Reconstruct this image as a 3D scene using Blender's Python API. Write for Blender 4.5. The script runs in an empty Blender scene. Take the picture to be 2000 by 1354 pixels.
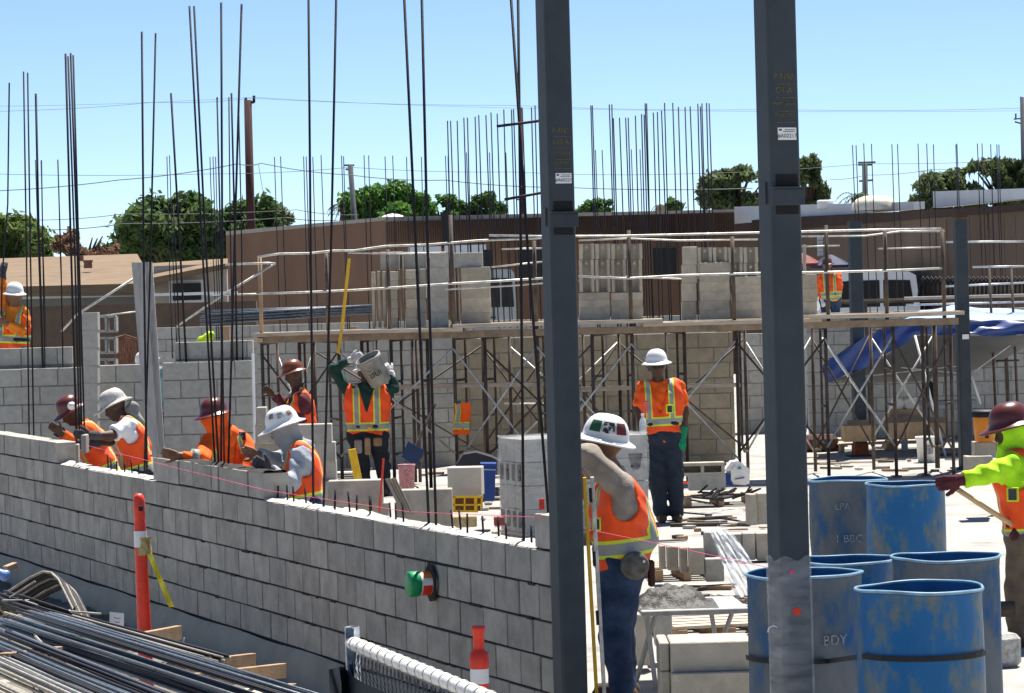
import bpy, math, random
import numpy as np
from mathutils import Vector, Matrix
R = math.radians
random.seed(7)
rng = np.random.default_rng(7)
SC = bpy.context.scene
COL = SC.collection
# ------------------------------------------------------------------ camera
CAM = np.array([0.0, 0.0, 2.28])
FPX, ROLL, PITCH = 6118.0, 0.027, 0.0150
_r0 = np.array([1.0, 0, 0]); _fw = np.array([0, math.cos(PITCH), -math.sin(PITCH)]); _u0 = np.array([0, math.sin(PITCH), math.cos(PITCH)])
_cr, _sr = math.cos(ROLL), math.sin(ROLL)
_rt = _cr * _r0 - _sr * _u0; _up = _sr * _r0 + _cr * _u0
cam_d = bpy.data.cameras.new('camera'); cam = bpy.data.objects.new('camera', cam_d); COL.objects.link(cam)
M4 = Matrix.Identity(4)
for k in range(3):
    M4[k][0] = _rt[k]; M4[k][1] = _up[k]; M4[k][2] = -_fw[k]; M4[k][3] = CAM[k]
cam.matrix_world = M4
cam_d.sensor_width = 36.0; cam_d.lens = FPX / 2000.0 * 36.0
cam_d.clip_start = 0.5; cam_d.clip_end = 3000
SC.camera = cam
# ------------------------------------------------------------------ sky, sun, exposure
SUN_EL, SUN_AZ = 66.0, 22.0           # azimuth measured from +Y towards +X
wd = bpy.data.worlds.new('World'); SC.world = wd; wd.use_nodes = True
wn = wd.node_tree.nodes; wl = wd.node_tree.links
sky = wn.new('ShaderNodeTexSky'); sky.sky_type = 'NISHITA'; sky.sun_disc = False
sky.sun_elevation = R(SUN_EL); sky.sun_rotation = R(SUN_AZ); sky.air_density = 0.5; sky.dust_density = 0.0; sky.ozone_density = 3.0
bgn = wn['Background']; wl.new(sky.outputs[0], bgn.inputs[0]); bgn.inputs[1].default_value = 0.07
sun_d = bpy.data.lights.new('sun', 'SUN'); sun_d.energy = 5.0; sun_d.angle = R(0.55); sun_d.color = (1.0, 0.95, 0.87)
sun = bpy.data.objects.new('sun', sun_d); COL.objects.link(sun)
_sd = Vector((math.sin(R(SUN_AZ)) * math.cos(R(SUN_EL)), math.cos(R(SUN_AZ)) * math.cos(R(SUN_EL)), math.sin(R(SUN_EL))))
sun.rotation_euler = _sd.to_track_quat('Z', 'Y').to_euler(); sun.location = (0, 20, 30)
SC.view_settings.view_transform = 'Standard'; SC.view_settings.look = 'None'
SC.view_settings.exposure = 1.2; SC.view_settings.gamma = 1.0; SC.view_settings.use_curve_mapping = False
SC.render.engine = 'CYCLES'
SC.cycles.max_bounces = 6; SC.cycles.transparent_max_bounces = 12
# ------------------------------------------------------------------ pixels (2000 wide) <-> world
def W(px, py, D):
    a, b = px - 1000.0, py - 677.0
    u = _cr * a - _sr * b; v = _sr * a + _cr * b
    return CAM + _r0 * (u / FPX * D) + _fw * D - _u0 * (v / FPX * D)
def G(px, py, z=0.0):                      # the ray through a pixel down to height z
    d = W(px, py, 1.0) - CAM
    return CAM + d * ((z - CAM[2]) / d[2])
def PXM(D): return FPX / D
# ------------------------------------------------------------------ materials
MATS = {}
def _nodes(name):
    m = bpy.data.materials.new(name); m.use_nodes = True
    nt = m.node_tree
    return m, nt, nt.nodes['Principled BSDF']
def rgb(h):                                  # sRGB 0-255 -> linear
    return tuple(((c / 255.0) / 12.92 if c / 255.0 < 0.04045 else ((c / 255.0 + 0.055) / 1.055) ** 2.4) for c in h)
def mat(name, col, rough=0.8, var=0.15, scale=6.0, bump=0.0, bscale=60.0, metal=0.0, rnd=0.0, col2=None, lo=0.35, hi=0.65, spec=0.3, stretch=None):
    if name in MATS: return MATS[name]
    m, nt, b = _nodes(name)
    N, L = nt.nodes, nt.links
    tc = N.new('ShaderNodeTexCoord'); src = tc.outputs['Object']
    if stretch:
        mp = N.new('ShaderNodeMapping'); mp.inputs['Scale'].default_value = stretch; L.new(src, mp.inputs[0]); src = mp.outputs[0]
    nz = N.new('ShaderNodeTexNoise'); nz.inputs['Scale'].default_value = scale; nz.inputs['Detail'].default_value = 6; nz.inputs['Roughness'].default_value = 0.65
    if rnd > 0 or stretch is None:
        oi = N.new('ShaderNodeObjectInfo'); ad = N.new('ShaderNodeVectorMath'); ad.operation = 'ADD'
        sc_ = N.new('ShaderNodeVectorMath'); sc_.operation = 'SCALE'; sc_.inputs['Scale'].default_value = 37.0
        cb = N.new('ShaderNodeCombineXYZ'); L.new(oi.outputs['Random'], cb.inputs[0]); L.new(oi.outputs['Random'], cb.inputs[1])
        L.new(cb.outputs[0], sc_.inputs[0]); L.new(src, ad.inputs[0]); L.new(sc_.outputs[0], ad.inputs[1]); src = ad.outputs[0]
    L.new(src, nz.inputs['Vector'])
    rp = N.new('ShaderNodeValToRGB'); rp.color_ramp.elements[0].position = lo; rp.color_ramp.elements[1].position = hi
    c2 = col2 if col2 is not None else tuple(min(1, c * (1 + var)) for c in col)
    c1 = tuple(c * (1 - var) for c in col) if col2 is None else col
    rp.color_ramp.elements[0].color = (*c1, 1); rp.color_ramp.elements[1].color = (*c2, 1)
    L.new(nz.outputs['Fac'], rp.inputs[0]); out = rp.outputs[0]
    if rnd > 0:
        mr = N.new('ShaderNodeMapRange'); mr.inputs[3].default_value = 1 - rnd; mr.inputs[4].default_value = 1 + rnd
        L.new(oi.outputs['Random'], mr.inputs[0])
        mx = N.new('ShaderNodeVectorMath'); mx.operation = 'SCALE'; L.new(out, mx.inputs[0]); L.new(mr.outputs[0], mx.inputs['Scale']); out = mx.outputs[0]
    L.new(out, b.inputs['Base Color'])
    b.inputs['Roughness'].default_value = rough; b.inputs['Metallic'].default_value = metal
    b.inputs['Specular IOR Level'].default_value = spec
    if bump > 0:
        n2 = N.new('ShaderNodeTexNoise'); n2.inputs['Scale'].default_value = bscale; n2.inputs['Detail'].default_value = 4; L.new(src, n2.inputs['Vector'])
        bp = N.new('ShaderNodeBump'); bp.inputs['Strength'].default_value = bump; bp.inputs['Distance'].default_value = 0.01
        L.new(n2.outputs['Fac'], bp.inputs['Height']); L.new(bp.outputs[0], b.inputs['Normal'])
    MATS[name] = m
    return m
def tri_mat(name, cols, pos, scale, rough=0.6, stretch=None, bump=0.0, spec=0.3):   # noise through a ramp of several colours
    if name in MATS: return MATS[name]
    m = mat(name, cols[0], rough, 0.1, scale, bump, 80, stretch=stretch, spec=spec)
    rp = [n for n in m.node_tree.nodes if n.type == 'VALTORGB'][0].color_ramp
    while len(rp.elements) < len(cols): rp.elements.new(0.5)
    for e, c, p in zip(rp.elements, cols, pos): e.position = p; e.color = (*c, 1)
    return m
def film_mat(name, col=(0.85, 0.88, 0.9), alpha=0.35, rough=0.15, spread=0.25):
    if name in MATS: return MATS[name]
    m, nt, b = _nodes(name); N, L = nt.nodes, nt.links
    b.inputs['Base Color'].default_value = (*col, 1); b.inputs['Roughness'].default_value = rough
    nz = N.new('ShaderNodeTexNoise'); nz.inputs['Scale'].default_value = 5; nz.inputs['Detail'].default_value = 3
    tc = N.new('ShaderNodeTexCoord'); mp = N.new('ShaderNodeMapping'); mp.inputs['Scale'].default_value = (1.5, 1.5, 5)
    L.new(tc.outputs['Object'], mp.inputs[0]); L.new(mp.outputs[0], nz.inputs['Vector'])
    mr = N.new('ShaderNodeMapRange'); mr.inputs[1].default_value = 0.3; mr.inputs[2].default_value = 0.7
    mr.inputs[3].default_value = max(0.02, alpha - spread); mr.inputs[4].default_value = min(1, alpha + spread)
    L.new(nz.outputs['Fac'], mr.inputs[0]); L.new(mr.outputs[0], b.inputs['Alpha'])
    bp = N.new('ShaderNodeBump'); bp.inputs['Strength'].default_value = 0.35; bp.inputs['Distance'].default_value = 0.015
    L.new(nz.outputs['Fac'], bp.inputs['Height']); L.new(bp.outputs[0], b.inputs['Normal'])
    MATS[name] = m
    return m
CMU = mat('block_grey', (0.355, 0.335, 0.295), 0.95, 0.2, 5, 0.5, 140, rnd=0.13)
CMU_T = mat('block_tan', (0.29, 0.25, 0.178), 0.95, 0.15, 7, 0.4, 140, rnd=0.12)
CMU_N = mat('block_pale_tan', (0.37, 0.34, 0.275), 0.95, 0.15, 7, 0.4, 140, rnd=0.12)
CMU_D = mat('block_far_grey', (0.345, 0.34, 0.31), 0.95, 0.12, 12, 0.4, 120, rnd=0.08)
MORT = mat('mortar', (0.03, 0.028, 0.025), 0.95, 0.4, 20, 0.6, 90)
MORT_L = mat('mortar_light', (0.2, 0.195, 0.185), 0.95, 0.2, 20, 0.5, 90)
MORT_W = mat('fresh_mortar', (0.42, 0.41, 0.38), 0.9, 0.35, 30, 0.8, 120)
SLAB = tri_mat('slab_concrete', [(0.15, 0.142, 0.125), (0.28, 0.268, 0.245), (0.38, 0.368, 0.345)], [0.28, 0.45, 0.7], 1.3, 0.9, bump=0.2)
FOOT = tri_mat('footing_concrete', [(0.24, 0.225, 0.185), (0.31, 0.29, 0.24), (0.38, 0.355, 0.30)], [0.3, 0.5, 0.75], 1.6, 0.95, bump=0.6)
DIRT = tri_mat('dirt', [(0.10, 0.085, 0.07), (0.2, 0.175, 0.145), (0.30, 0.27, 0.23)], [0.3, 0.5, 0.75], 2.5, 0.95, bump=0.8)
REBAR = mat('rebar_steel', (0.012, 0.012, 0.018), 0.6, 0.4, 40, 0.3, 200, spec=0.2, col2=(0.03, 0.024, 0.024), lo=0.45, hi=0.8)
REBAR_B = mat('rebar_fresh', (0.07, 0.085, 0.10), 0.42, 0.4, 30, 0.3, 200, metal=0.35, col2=(0.17, 0.195, 0.22), lo=0.35, hi=0.75)
STEEL = tri_mat('column_primer', [(0.027, 0.038, 0.046), (0.036, 0.048, 0.058), (0.050, 0.060, 0.068)], [0.3, 0.5, 0.8], 5.0, 0.6, bump=0.05)
STEEL_D = mat('steel_recess', (0.012, 0.012, 0.013), 0.8)
GALV = mat('galvanised', (0.50, 0.50, 0.47), 0.5, 0.3, 15, metal=0.3)
SCAF = mat('scaffold_steel', (0.045, 0.037, 0.033), 0.65, 0.5, 9, col2=(0.11, 0.08, 0.06), rnd=0.2)
WOODP = tri_mat('plank_wood', [(0.34, 0.27, 0.19), (0.52, 0.44, 0.34), (0.62, 0.55, 0.45)], [0.3, 0.55, 0.8], 5, 0.85, stretch=(0.6, 6, 6), bump=0.3)
WOODR = tri_mat('lumber', [(0.24, 0.15, 0.085), (0.34, 0.23, 0.14), (0.43, 0.31, 0.20)], [0.3, 0.55, 0.8], 6, 0.8, bump=0.3)
WOODG = tri_mat('weathered_plank', [(0.22, 0.22, 0.215), (0.33, 0.33, 0.325), (0.40, 0.40, 0.39)], [0.3, 0.5, 0.75], 4, 0.9, stretch=(5, 5, 0.8), bump=0.3)
CARD = mat('cardboard', (0.38, 0.26, 0.15), 0.85, 0.2, 5)
ORANGE = mat('hi_vis_orange', (0.95, 0.11, 0.008), 0.75, 0.15, 9)
RED = mat('delineator_red', (0.75, 0.045, 0.02), 0.45, 0.2, 8, spec=0.4)
WHITE = mat('white_paint', (0.78, 0.78, 0.76), 0.5, 0.1, 6)
BLACK = mat('black_rubber', (0.014, 0.014, 0.015), 0.6, 0.3, 10)
BLUEB = tri_mat('barrel_blue', [(0.17, 0.165, 0.15), (0.07, 0.14, 0.20), (0.005, 0.115, 0.30), (0.003, 0.09, 0.27)], [0.36, 0.45, 0.51, 0.8], 5.2, 0.5, bump=0.15, stretch=(1, 1, 0.55))
BLUEG = tri_mat('barrel_caked', [(0.006, 0.07, 0.25), (0.05, 0.10, 0.165), (0.105, 0.125, 0.145), (0.18, 0.18, 0.175)], [0.35, 0.44, 0.53, 0.8], 4.4, 0.75, bump=0.3, stretch=(1, 1, 0.55))
FILM = film_mat('clear_film', alpha=0.17, spread=0.09)
FILM2 = film_mat('dense_film', alpha=0.6, rough=0.25)
YEL = mat('yellow_paint', (0.68, 0.40, 0.02), 0.5, 0.15, 8)
# ------------------------------------------------------------------ mesh helpers
def nrm(v):
    v = np.asarray(v, float); return v / (np.linalg.norm(v) + 1e-12)
AX = (np.array([1., 0, 0]), np.array([0, 1., 0]), np.array([0, 0, 1.]))
def axes_z(a): return (np.array([math.cos(a), math.sin(a), 0]), np.array([-math.sin(a), math.cos(a), 0]), np.array([0, 0, 1.]))
class MB:
    def __init__(s): s.v = []; s.f = []; s.m = []
    def add(s, vs, fs, mi=0):
        o = len(s.v); s.v.extend([tuple(map(float, p)) for p in vs]); s.f.extend([tuple(i + o for i in f) for f in fs]); s.m.extend([mi] * len(fs)); return s
    def box(s, c, size, ax=AX, b=0.0, mi=0):
        c = np.asarray(c, float); h = [x / 2 for x in size]; vs = []; fs = []
        b = min(b, min(h) * 0.6)
        if b <= 0:
            for x in (-1, 1):
                for y in (-1, 1):
                    for z in (-1, 1): vs.append(c + ax[0] * x * h[0] + ax[1] * y * h[1] + ax[2] * z * h[2])
            fs = [(0, 1, 3, 2), (4, 6, 7, 5), (0, 4, 5, 1), (2, 3, 7, 6), (0, 2, 6, 4), (1, 5, 7, 3)]
        else:
            idx = {}
            for x in (-1, 1):
                for y in (-1, 1):
                    for z in (-1, 1):
                        for k in range(3):
                            d = [h[0] - b, h[1] - b, h[2] - b]; d[k] = h[k]
                            idx[(x, y, z, k)] = len(vs); vs.append(c + ax[0] * x * d[0] + ax[1] * y * d[1] + ax[2] * z * d[2])
            for k in range(3):
                i, j = (k + 1) % 3, (k + 2) % 3
                for sg in (-1, 1):
                    q = []
                    for (a1, a2) in ((-1, -1), (1, -1), (1, 1), (-1, 1)):
                        t = [0, 0, 0]; t[k] = sg; t[i] = a1; t[j] = a2; q.append(idx[(t[0], t[1], t[2], k)])
                    fs.append(tuple(q if sg > 0 else q[::-1]))
                for a1 in (-1, 1):
                    for a2 in (-1, 1):
                        t = [0, 0, 0]; t[i] = a1; t[j] = a2
                        t[k] = -1; p0 = tuple(t); t[k] = 1; p1 = tuple(t)
                        q = [idx[(*p0, i)], idx[(*p1, i)], idx[(*p1, j)], idx[(*p0, j)]]
                        fs.append(tuple(q if a1 * a2 > 0 else q[::-1]))
            for x in (-1, 1):
                for y in (-1, 1):
                    for z in (-1, 1):
                        q = [idx[(x, y, z, 0)], idx[(x, y, z, 1)], idx[(x, y, z, 2)]]
                        fs.append(tuple(q if x * y * z > 0 else q[::-1]))
        return s.add(vs, fs, mi)
    def tube(s, pts, r, n=8, mi=0, closed=False):
        P = [np.asarray(p, float) for p in pts]; m = len(P)
        rr = r if hasattr(r, '__len__') else [r] * m
        T = [nrm(P[min(i + 1, m - 1)] - P[max(i - 1, 0)]) for i in range(m)]
        ref = np.array([0, 0, 1.]) if abs(T[0][2]) < 0.9 else np.array([1., 0, 0])
        X = nrm(np.cross(ref, T[0])); vs = []; fs = []
        for i in range(m):
            X = nrm(X - T[i] * np.dot(X, T[i])); Y = np.cross(T[i], X)
            for k in range(n):
                a = 2 * math.pi * k / n; vs.append(P[i] + (X * math.cos(a) + Y * math.sin(a)) * rr[i])
        for i in range(m - 1):
            for k in range(n):
                k2 = (k + 1) % n; fs.append((i * n + k, i * n + k2, (i + 1) * n + k2, (i + 1) * n + k))
        if closed:
            for k in range(n):
                k2 = (k + 1) % n; fs.append(((m - 1) * n + k, (m - 1) * n + k2, k2, k))
        else:
            fs.append(tuple(range(n))[::-1]); fs.append(tuple((m - 1) * n + k for k in range(n)))
        return s.add(vs, fs, mi)
    def lathe(s, prof, n=24, o=(0, 0, 0), ax=AX, mi=0, defo=None, cap0=False, cap1=False):
        o = np.asarray(o, float); vs = []; fs = []
        for (r, z) in prof:
            for k in range(n):
                a = 2 * math.pi * k / n; q = r if defo is None else defo(r, z, a)
                vs.append(o + ax[0] * math.cos(a) * q + ax[1] * math.sin(a) * q + ax[2] * z)
        for i in range(len(prof) - 1):
            for k in range(n):
                k2 = (k + 1) % n; fs.append((i * n + k, i * n + k2, (i + 1) * n + k2, (i + 1) * n + k))
        if cap0: fs.append(tuple(range(n))[::-1])
        if cap1: fs.append(tuple((len(prof) - 1) * n + k for k in range(n)))
        return s.add(vs, fs, mi)
    def grid(s, fn, nu, nv, mi=0):
        vs = [fn(i / nu, j / nv) for j in range(nv + 1) for i in range(nu + 1)]
        fs = [(j * (nu + 1) + i, j * (nu + 1) + i + 1, (j + 1) * (nu + 1) + i + 1, (j + 1) * (nu + 1) + i) for j in range(nv) for i in range(nu)]
        return s.add(vs, fs, mi)
    def prism(s, poly, o, ax, h, mi=0):      # polygon in ax0/ax1, extruded along ax2 by h
        o = np.asarray(o, float); n = len(poly)
        vs = [o + ax[0] * p[0] + ax[1] * p[1] for p in poly] + [o + ax[0] * p[0] + ax[1] * p[1] + ax[2] * h for p in poly]
        fs = [(i, (i + 1) % n, n + (i + 1) % n, n + i) for i in range(n)] + [tuple(range(n))[::-1], tuple(range(n, 2 * n))]
        return s.add(vs, fs, mi)
    def build(s, name, mats, parent=None, smooth=False, org=None):
        me = bpy.data.meshes.new(name)
        o0 = np.array(org if org is not None else (parent['_loc'] if parent is not None and '_loc' in parent else (0, 0, 0)), float)
        me.from_pydata((np.array(s.v) - o0).tolist() if s.v else [], [], s.f)
        for mm in (mats if isinstance(mats, (list, tuple)) else [mats]): me.materials.append(mm)
        if len(set(s.m)) > 1: me.polygons.foreach_set('material_index', s.m)
        if smooth: me.polygons.foreach_set('use_smooth', [True] * len(me.polygons))
        me.update()
        ob = bpy.data.objects.new(name, me); COL.objects.link(ob)
        if parent is not None: ob.parent = parent
        if parent is None and org is not None: ob.location = o0
        ob['_loc'] = tuple(o0)
        return ob
def tag(o, label=None, cat=None, group=None, kind=None):
    if label: o['label'] = label
    if cat: o['category'] = cat
    if group: o['group'] = group
    if kind: o['kind'] = kind
    return o
def thing(name, label, cat, loc=(0, 0, 0), group=None):
    o = bpy.data.objects.new(name, None); COL.objects.link(o); o.location = tuple(map(float, loc)); o['_loc'] = tuple(map(float, loc))
    o.empty_display_size = 0.1
    return tag(o, label, cat, group)
def part(parent, name, mats, mb, smooth=False): return mb.build(name, mats, parent, smooth)
def inst(name, mesh, loc, rz=0.0, parent=None, sc=None):
    ob = bpy.data.objects.new(name, mesh); COL.objects.link(ob)
    l = np.asarray(loc, float)
    if parent is not None:
        ob.parent = parent; l = l - np.array(parent['_loc'])
    ob.location = tuple(map(float, l)); ob.rotation_euler = (0, 0, rz)
    if sc: ob.scale = sc
    return ob
def mesh_of(mb, name, mats):
    o = mb.build(name, mats); me = o.data; bpy.data.objects.remove(o); return me
def text_part(parent, name, body, size, loc, rot, m, ex=0.0005):
    cu = bpy.data.curves.new(name, 'FONT'); cu.body = body; cu.size = size; cu.extrude = ex; cu.align_x = 'CENTER'; cu.align_y = 'CENTER'; cu.resolution_u = 3
    tmp = bpy.data.objects.new('tmp', cu); COL.objects.link(tmp)
    me = bpy.data.meshes.new_from_object(tmp); bpy.data.objects.remove(tmp); me.materials.clear(); me.materials.append(m)
    ob = bpy.data.objects.new(name, me); COL.objects.link(ob); ob.parent = parent
    ob.location = tuple(np.asarray(loc, float) - np.array(parent['_loc'])); ob.rotation_euler = rot
    return ob
_bm = {}
def block_mesh(L, m, h=0.190, d=0.194, cells=False):
    k = (round(L, 3), m.name, h, d)
    if k not in _bm: _bm[k] = mesh_of(MB().box((0, 0, 0), (L, d, h), b=0.003), 'block', m)
    return _bm[k]
# ================================================================== THE SETTING
TH = 0.3654
UD = np.array([-math.sin(TH), math.cos(TH), 0.0]); VD = np.array([math.cos(TH), math.sin(TH), 0.0]); ZD = np.array([0, 0, 1.0])
O0 = np.array([0.0743, 17.8969, 0.0]); ZB = 0.861            # first head joint of the street wall; top of its exposed course
CH, BL = 0.2032, 0.4064
def WP(s, d=0.0, z=0.0): return O0 + UD * s + VD * d + ZD * z   # along / behind / above on the street wall
# ground and slab
g = MB(); g.grid(lambda u, v: (-400 + 800 * u, -60 + 1100 * v, -0.45), 8, 10)
tag(g.build('ground', mat('street_concrete', (0.30, 0.29, 0.27), 0.95, 0.15, 0.8)), kind='structure')
sl = MB(); a0, a1 = WP(-14, 0.06), WP(18.5, 0.06)
poly = [a0, WP(-14, 30), (45, 75, 0), (-18, 75, 0), a1]
sl.prism([(p[0], p[1]) for p in poly], (0, 0, -0.45), AX, 0.45)
tag(sl.build('slab_floor', SLAB), kind='structure')
# footing below the street wall
ft = MB()
def ftp(u, v):
    s = -0.36 + u * 16.2
    z = -0.16 - 0.34 * v; w = 0.012 * math.sin(s * 7.1) + 0.01 * math.sin(s * 17.3 + v * 5)
    return WP(s, -0.015 - 0.09 * (v ** 0.5) + w * v, z + 0.006 * math.sin(s * 3.3) * (1 - v))
ft.grid(ftp, 90, 8)
tag(ft.build('footing', FOOT, smooth=True), kind='structure')
# loose soil against the footing
SOIL = tri_mat('dark_soil', [(0.10, 0.092, 0.075), (0.15, 0.138, 0.115), (0.22, 0.205, 0.175)], [0.3, 0.5, 0.75], 3.5, 0.95, bump=0.9)  # soil tone set darker than the street ground, mottled at random
so = MB()
def sop(u, v):
    s = -1.0 + u * 17; d = -0.06 - 3.2 * v
    z = -0.40 + 0.03 * math.sin(s * 1.3 + 4 * v) + 0.02 * math.sin(s * 9 + v * 20) + 0.015 * math.sin(s * 23 - v * 31) - 0.04 * v
    return WP(s, d, z)
so.grid(sop, 140, 34)
tag(so.build('soil_strip', SOIL, smooth=True), kind='structure')

# ---- the street wall, block by block
wall = thing('block_wall', 'long grey concrete block wall in running bond along the street', 'wall', WP(0, 0, 0))
AW = math.pi / 2 + TH
def wall_block(par, s0, s1, zc, d=0.0, m=CMU, j=0.0095, jit=0.003):
    L = s1 - s0 - 2 * j
    p = WP((s0 + s1) / 2, 0.097 + d + random.uniform(-jit, jit), zc + random.uniform(-0.002, 0.002))
    return inst('block', block_mesh(L, m), p, AW + random.uniform(-0.004, 0.004), par)
SEND = 15.8
CE = mat('block_slurry', (0.33, 0.31, 0.27), 0.95, 0.2, 5, 0.6, 60, rnd=0.08)
for c in range(5):                               # c=0 is the exposed course, counting down
    zc = ZB - CH * (c + 0.5); js = [-0.30]
    if c % 2 == 0: js += [BL * k for k in range(0, 40)]
    else: js += [-0.11] + [BL * (k + 0.5) for k in range(0, 40)]
    js = [j for j in js if j < SEND]
    if c == 0: js = [j for j in js if j <= 11.4] + [11.99 + BL * k for k in range(9)]
    for s0, s1 in zip(js[:-1], js[1:]): wall_block(wall, s0, s1, zc, m=CE if c == 4 else CMU)
# upper course: left run, then the run the masons are laying now
def run(s0, n, zc): return [(s0 + BL * k, s0 + BL * (k + 1)) for k in range(n)]
def s_at(px, py, d=0.0):                          # distance along the wall of the wall-face point seen at a pixel
    r = W(px, py, 1.0) - CAM; n = np.array([VD[0], VD[1], 0]); q = WP(0, d)
    t = np.dot(q - CAM, n) / np.dot(r, n); return float(np.dot(CAM + r * t - O0, UD))
zc1 = ZB + CH * 0.5
sR, sL = s_at(513, 935), s_at(291, 890)
k = 0; s = sR
while s < sL - 0.25:
    L = 0.18 if k in (3, 4) else BL
    wall_block(wall, s, s + L, zc1, j=0.008, jit=0.008); s += L; k += 1
s = s_at(113, 870)
while s < SEND: wall_block(wall, s, s + BL, zc1, j=0.007, jit=0.006); s += BL
wall_block(wall, -0.30, -0.06, zc1)                # lone block at the end of the course
# mortar core
mo = MB()
mo.box(WP((SEND - 0.29) / 2, 0.097, (ZB - 0.165) / 2), (SEND + 0.28, 0.174, ZB + 0.15), (UD, VD, ZD))
part(wall, 'mortar_core', MORT, mo)
mo = MB()
def bed(s0, s1, z, step=0.05, m=mo):
    def f(u, v):
        s = s0 + (s1 - s0) * u; a = math.pi * v
        return WP(s, 0.097 - (0.092 + 0.006 * math.sin(s * 13 + 3 * math.sin(s * 5.1))) * math.cos(a), z - 0.004 + (0.010 + 0.016 * max(0, math.sin(s * 11.3 + 4 * math.sin(s * 3.7))) ** 2) * math.sin(a) * (1 + 0.5 * math.sin(9 * v + s * 21)))
    m.grid(f, int((s1 - s0) / step), 6)
bed(-0.05, sR + 0.0, ZB, m=mo); bed(sL + 0.05, s_at(113, 870), ZB, m=mo)
part(wall, 'mortar_bed', MORT_W, mo, True)
mo = MB(); bed(sR, sL, ZB + CH - 0.004, m=mo); 
for c in range(1, 5):                              # squeezed-out mortar blobs on the bed joints
    for q in range(16):
        s = random.uniform(0, 15); z = ZB - CH * c; w = random.uniform(0.04, 0.22)
        mo.box(WP(s, 0.0, z - random.uniform(0, 0.006)), (w, 0.008, random.uniform(0.014, 0.02)), (UD, VD, ZD), b=0.006)
part(wall, 'mortar_squeeze', MORT, mo)
# vertical bars standing in the wall: bottom pixel, top pixel, radius, depth behind the face
def bar_px(par, bx, by, tx, ty, r=0.008, d=0.097, name='rebar', D=None, m=REBAR, n=6, zb=None):
    if D is None:
        s = s_at(bx, by, d); p0 = WP(s, d, 0); D0 = p0[1]
        p0 = W(bx, by, D0 / math.cos(PITCH) if False else D0); D = D0
    p0 = W(bx, by, D); p1 = W(tx, ty, D)
    if zb is not None:
        e = p1 - p0; p0 = p0 + e * ((zb - p0[2]) / e[2])
    mid = (p0 + p1) / 2 + np.array([random.uniform(-.01, .01), 0, 0])
    return part(par, name, m, MB().tube([p0, mid, p1], r, n), True)
FRONT_BARS = [(57, 850, 46, 140, .0085), (66, 851, 54, 142, .0085), (150, 870, 128, 105, .011), (156, 872, 133, 110, .009), (160, 873, 138, 104, .010), (166, 874, 143, 108, .009),
    (287, 925, 277, 62, .010), (282, 925, 304, 65, .009), (420, 905, 370, 12, .009), (427, 906, 379, 12, .009), (432, 907, 432, 5, .0095), (446, 910, 472, 8, .0095), (438, 908, 424, 190, .007),
    (612, 985, 602, -70, .0095), (632, 990, 658, -70, .0095), (838, 1030, 786, -80, .010), (852, 1033, 822, -80, .010), (1072, 1012, 997, -20, .0095), (1023, 1062, 1011, -80, .0095)]
for (bx, by, tx, ty, r) in FRONT_BARS: bar_px(wall, bx, by, tx, ty, r)
for (x0, y0, x1, y1) in ((970, 247, 1056, 236), (985, 390, 1062, 376)):
    part(wall, 'tie_bar', REBAR, MB().tube([W(x0, y0, 17.75), W(x1, y1, 17.75)], .009, 6), True)
DOW = [(540, 945), (560, 950), (580, 955), (592, 960), (648, 967), (660, 966), (684, 972), (698, 976), (721, 976), (728, 974), (758, 982), (775, 982), (795, 987), (878, 1006), (896, 1006), (920, 1014), (942, 1013), (973, 1022), (990, 1014), (1036, 1023), (1018, 1024),
       (222, 903), (234, 905), (245, 907), (257, 908), (268, 911), (212, 902)]
for (x, y) in DOW:
    s = s_at(x, y + 35, 0.097); p = WP(s, 0.097 + random.uniform(-.03, .03), ZB - 0.02)
    part(wall, 'dowel', REBAR, MB().tube([p, p + np.array([random.uniform(-.01, .01), 0, 0.135 + random.uniform(-.02, .03)])], 0.0075, 6), True)
# pipe sleeve with its green cap
pc = WP(s_at(845, 1138), -0.0, 0); pc = W(842, 1139, pc[1])
sleeve = thing('pipe_sleeve', 'green-capped white pipe stub with red label poking out of the street wall', 'pipe', pc)
nax = (UD, ZD, -VD)
part(sleeve, 'grout_ring', mat('sleeve_grout', (0.03, 0.028, 0.025), 0.95), MB().prism([(-.10, -.10), (.0, -.115), (.07, -.06), (.085, .06), (.02, .125), (-.05, .115), (-.115, .05)], pc - VD * 0.004, nax, 0.008))
part(sleeve, 'pipe', WHITE, MB().lathe([(0.074, -0.05), (0.074, 0.10)], 28, pc, nax), True)
def arc_patch(r, a0, a1, z0, z1): return MB().grid(lambda u, v: pc + UD * r * math.cos(a0 + (a1 - a0) * u) + ZD * r * math.sin(a0 + (a1 - a0) * u) - VD * (z0 + (z1 - z0) * v), 10, 1)
part(sleeve, 'label', RED, arc_patch(0.0752, R(185), R(262), 0.015, 0.075), True)
part(sleeve, 'orange_smear', mat('orange_primer', (0.75, 0.22, 0.06), 0.6), arc_patch(0.0752, R(60), R(150), 0.0, 0.07), True)
part(sleeve, 'cap', mat('cap_green', (0.008, 0.26, 0.09), 0.4), MB().lathe([(0.078, 0.085), (0.080, 0.09), (0.080, 0.145), (0.072, 0.152), (0.0, 0.153)], 32, pc, nax), True)
# string line
def string_px(pts, name, label):
    P = [W(*p) for p in pts]
    return tag(MB().tube(P, 0.0018, 5).build(name, mat('string_pink', (0.75, 0.10, 0.22), 0.7)), label, 'string')
string_px([(160, 868, 26.3), (520, 958, 22.3), (800, 1000, 19.6), (1062, 1011, 17.65)], 'string_line', 'pink mason string stretched along the top of the street wall')
string_px([(1088, 1013, 17.3), (1150, 1035, 17.25), (1290, 1063, 16.6), (1520, 1113, 14.6)], 'string_line', 'pink mason string running from the wall end to the wrapped steel column')

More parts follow.
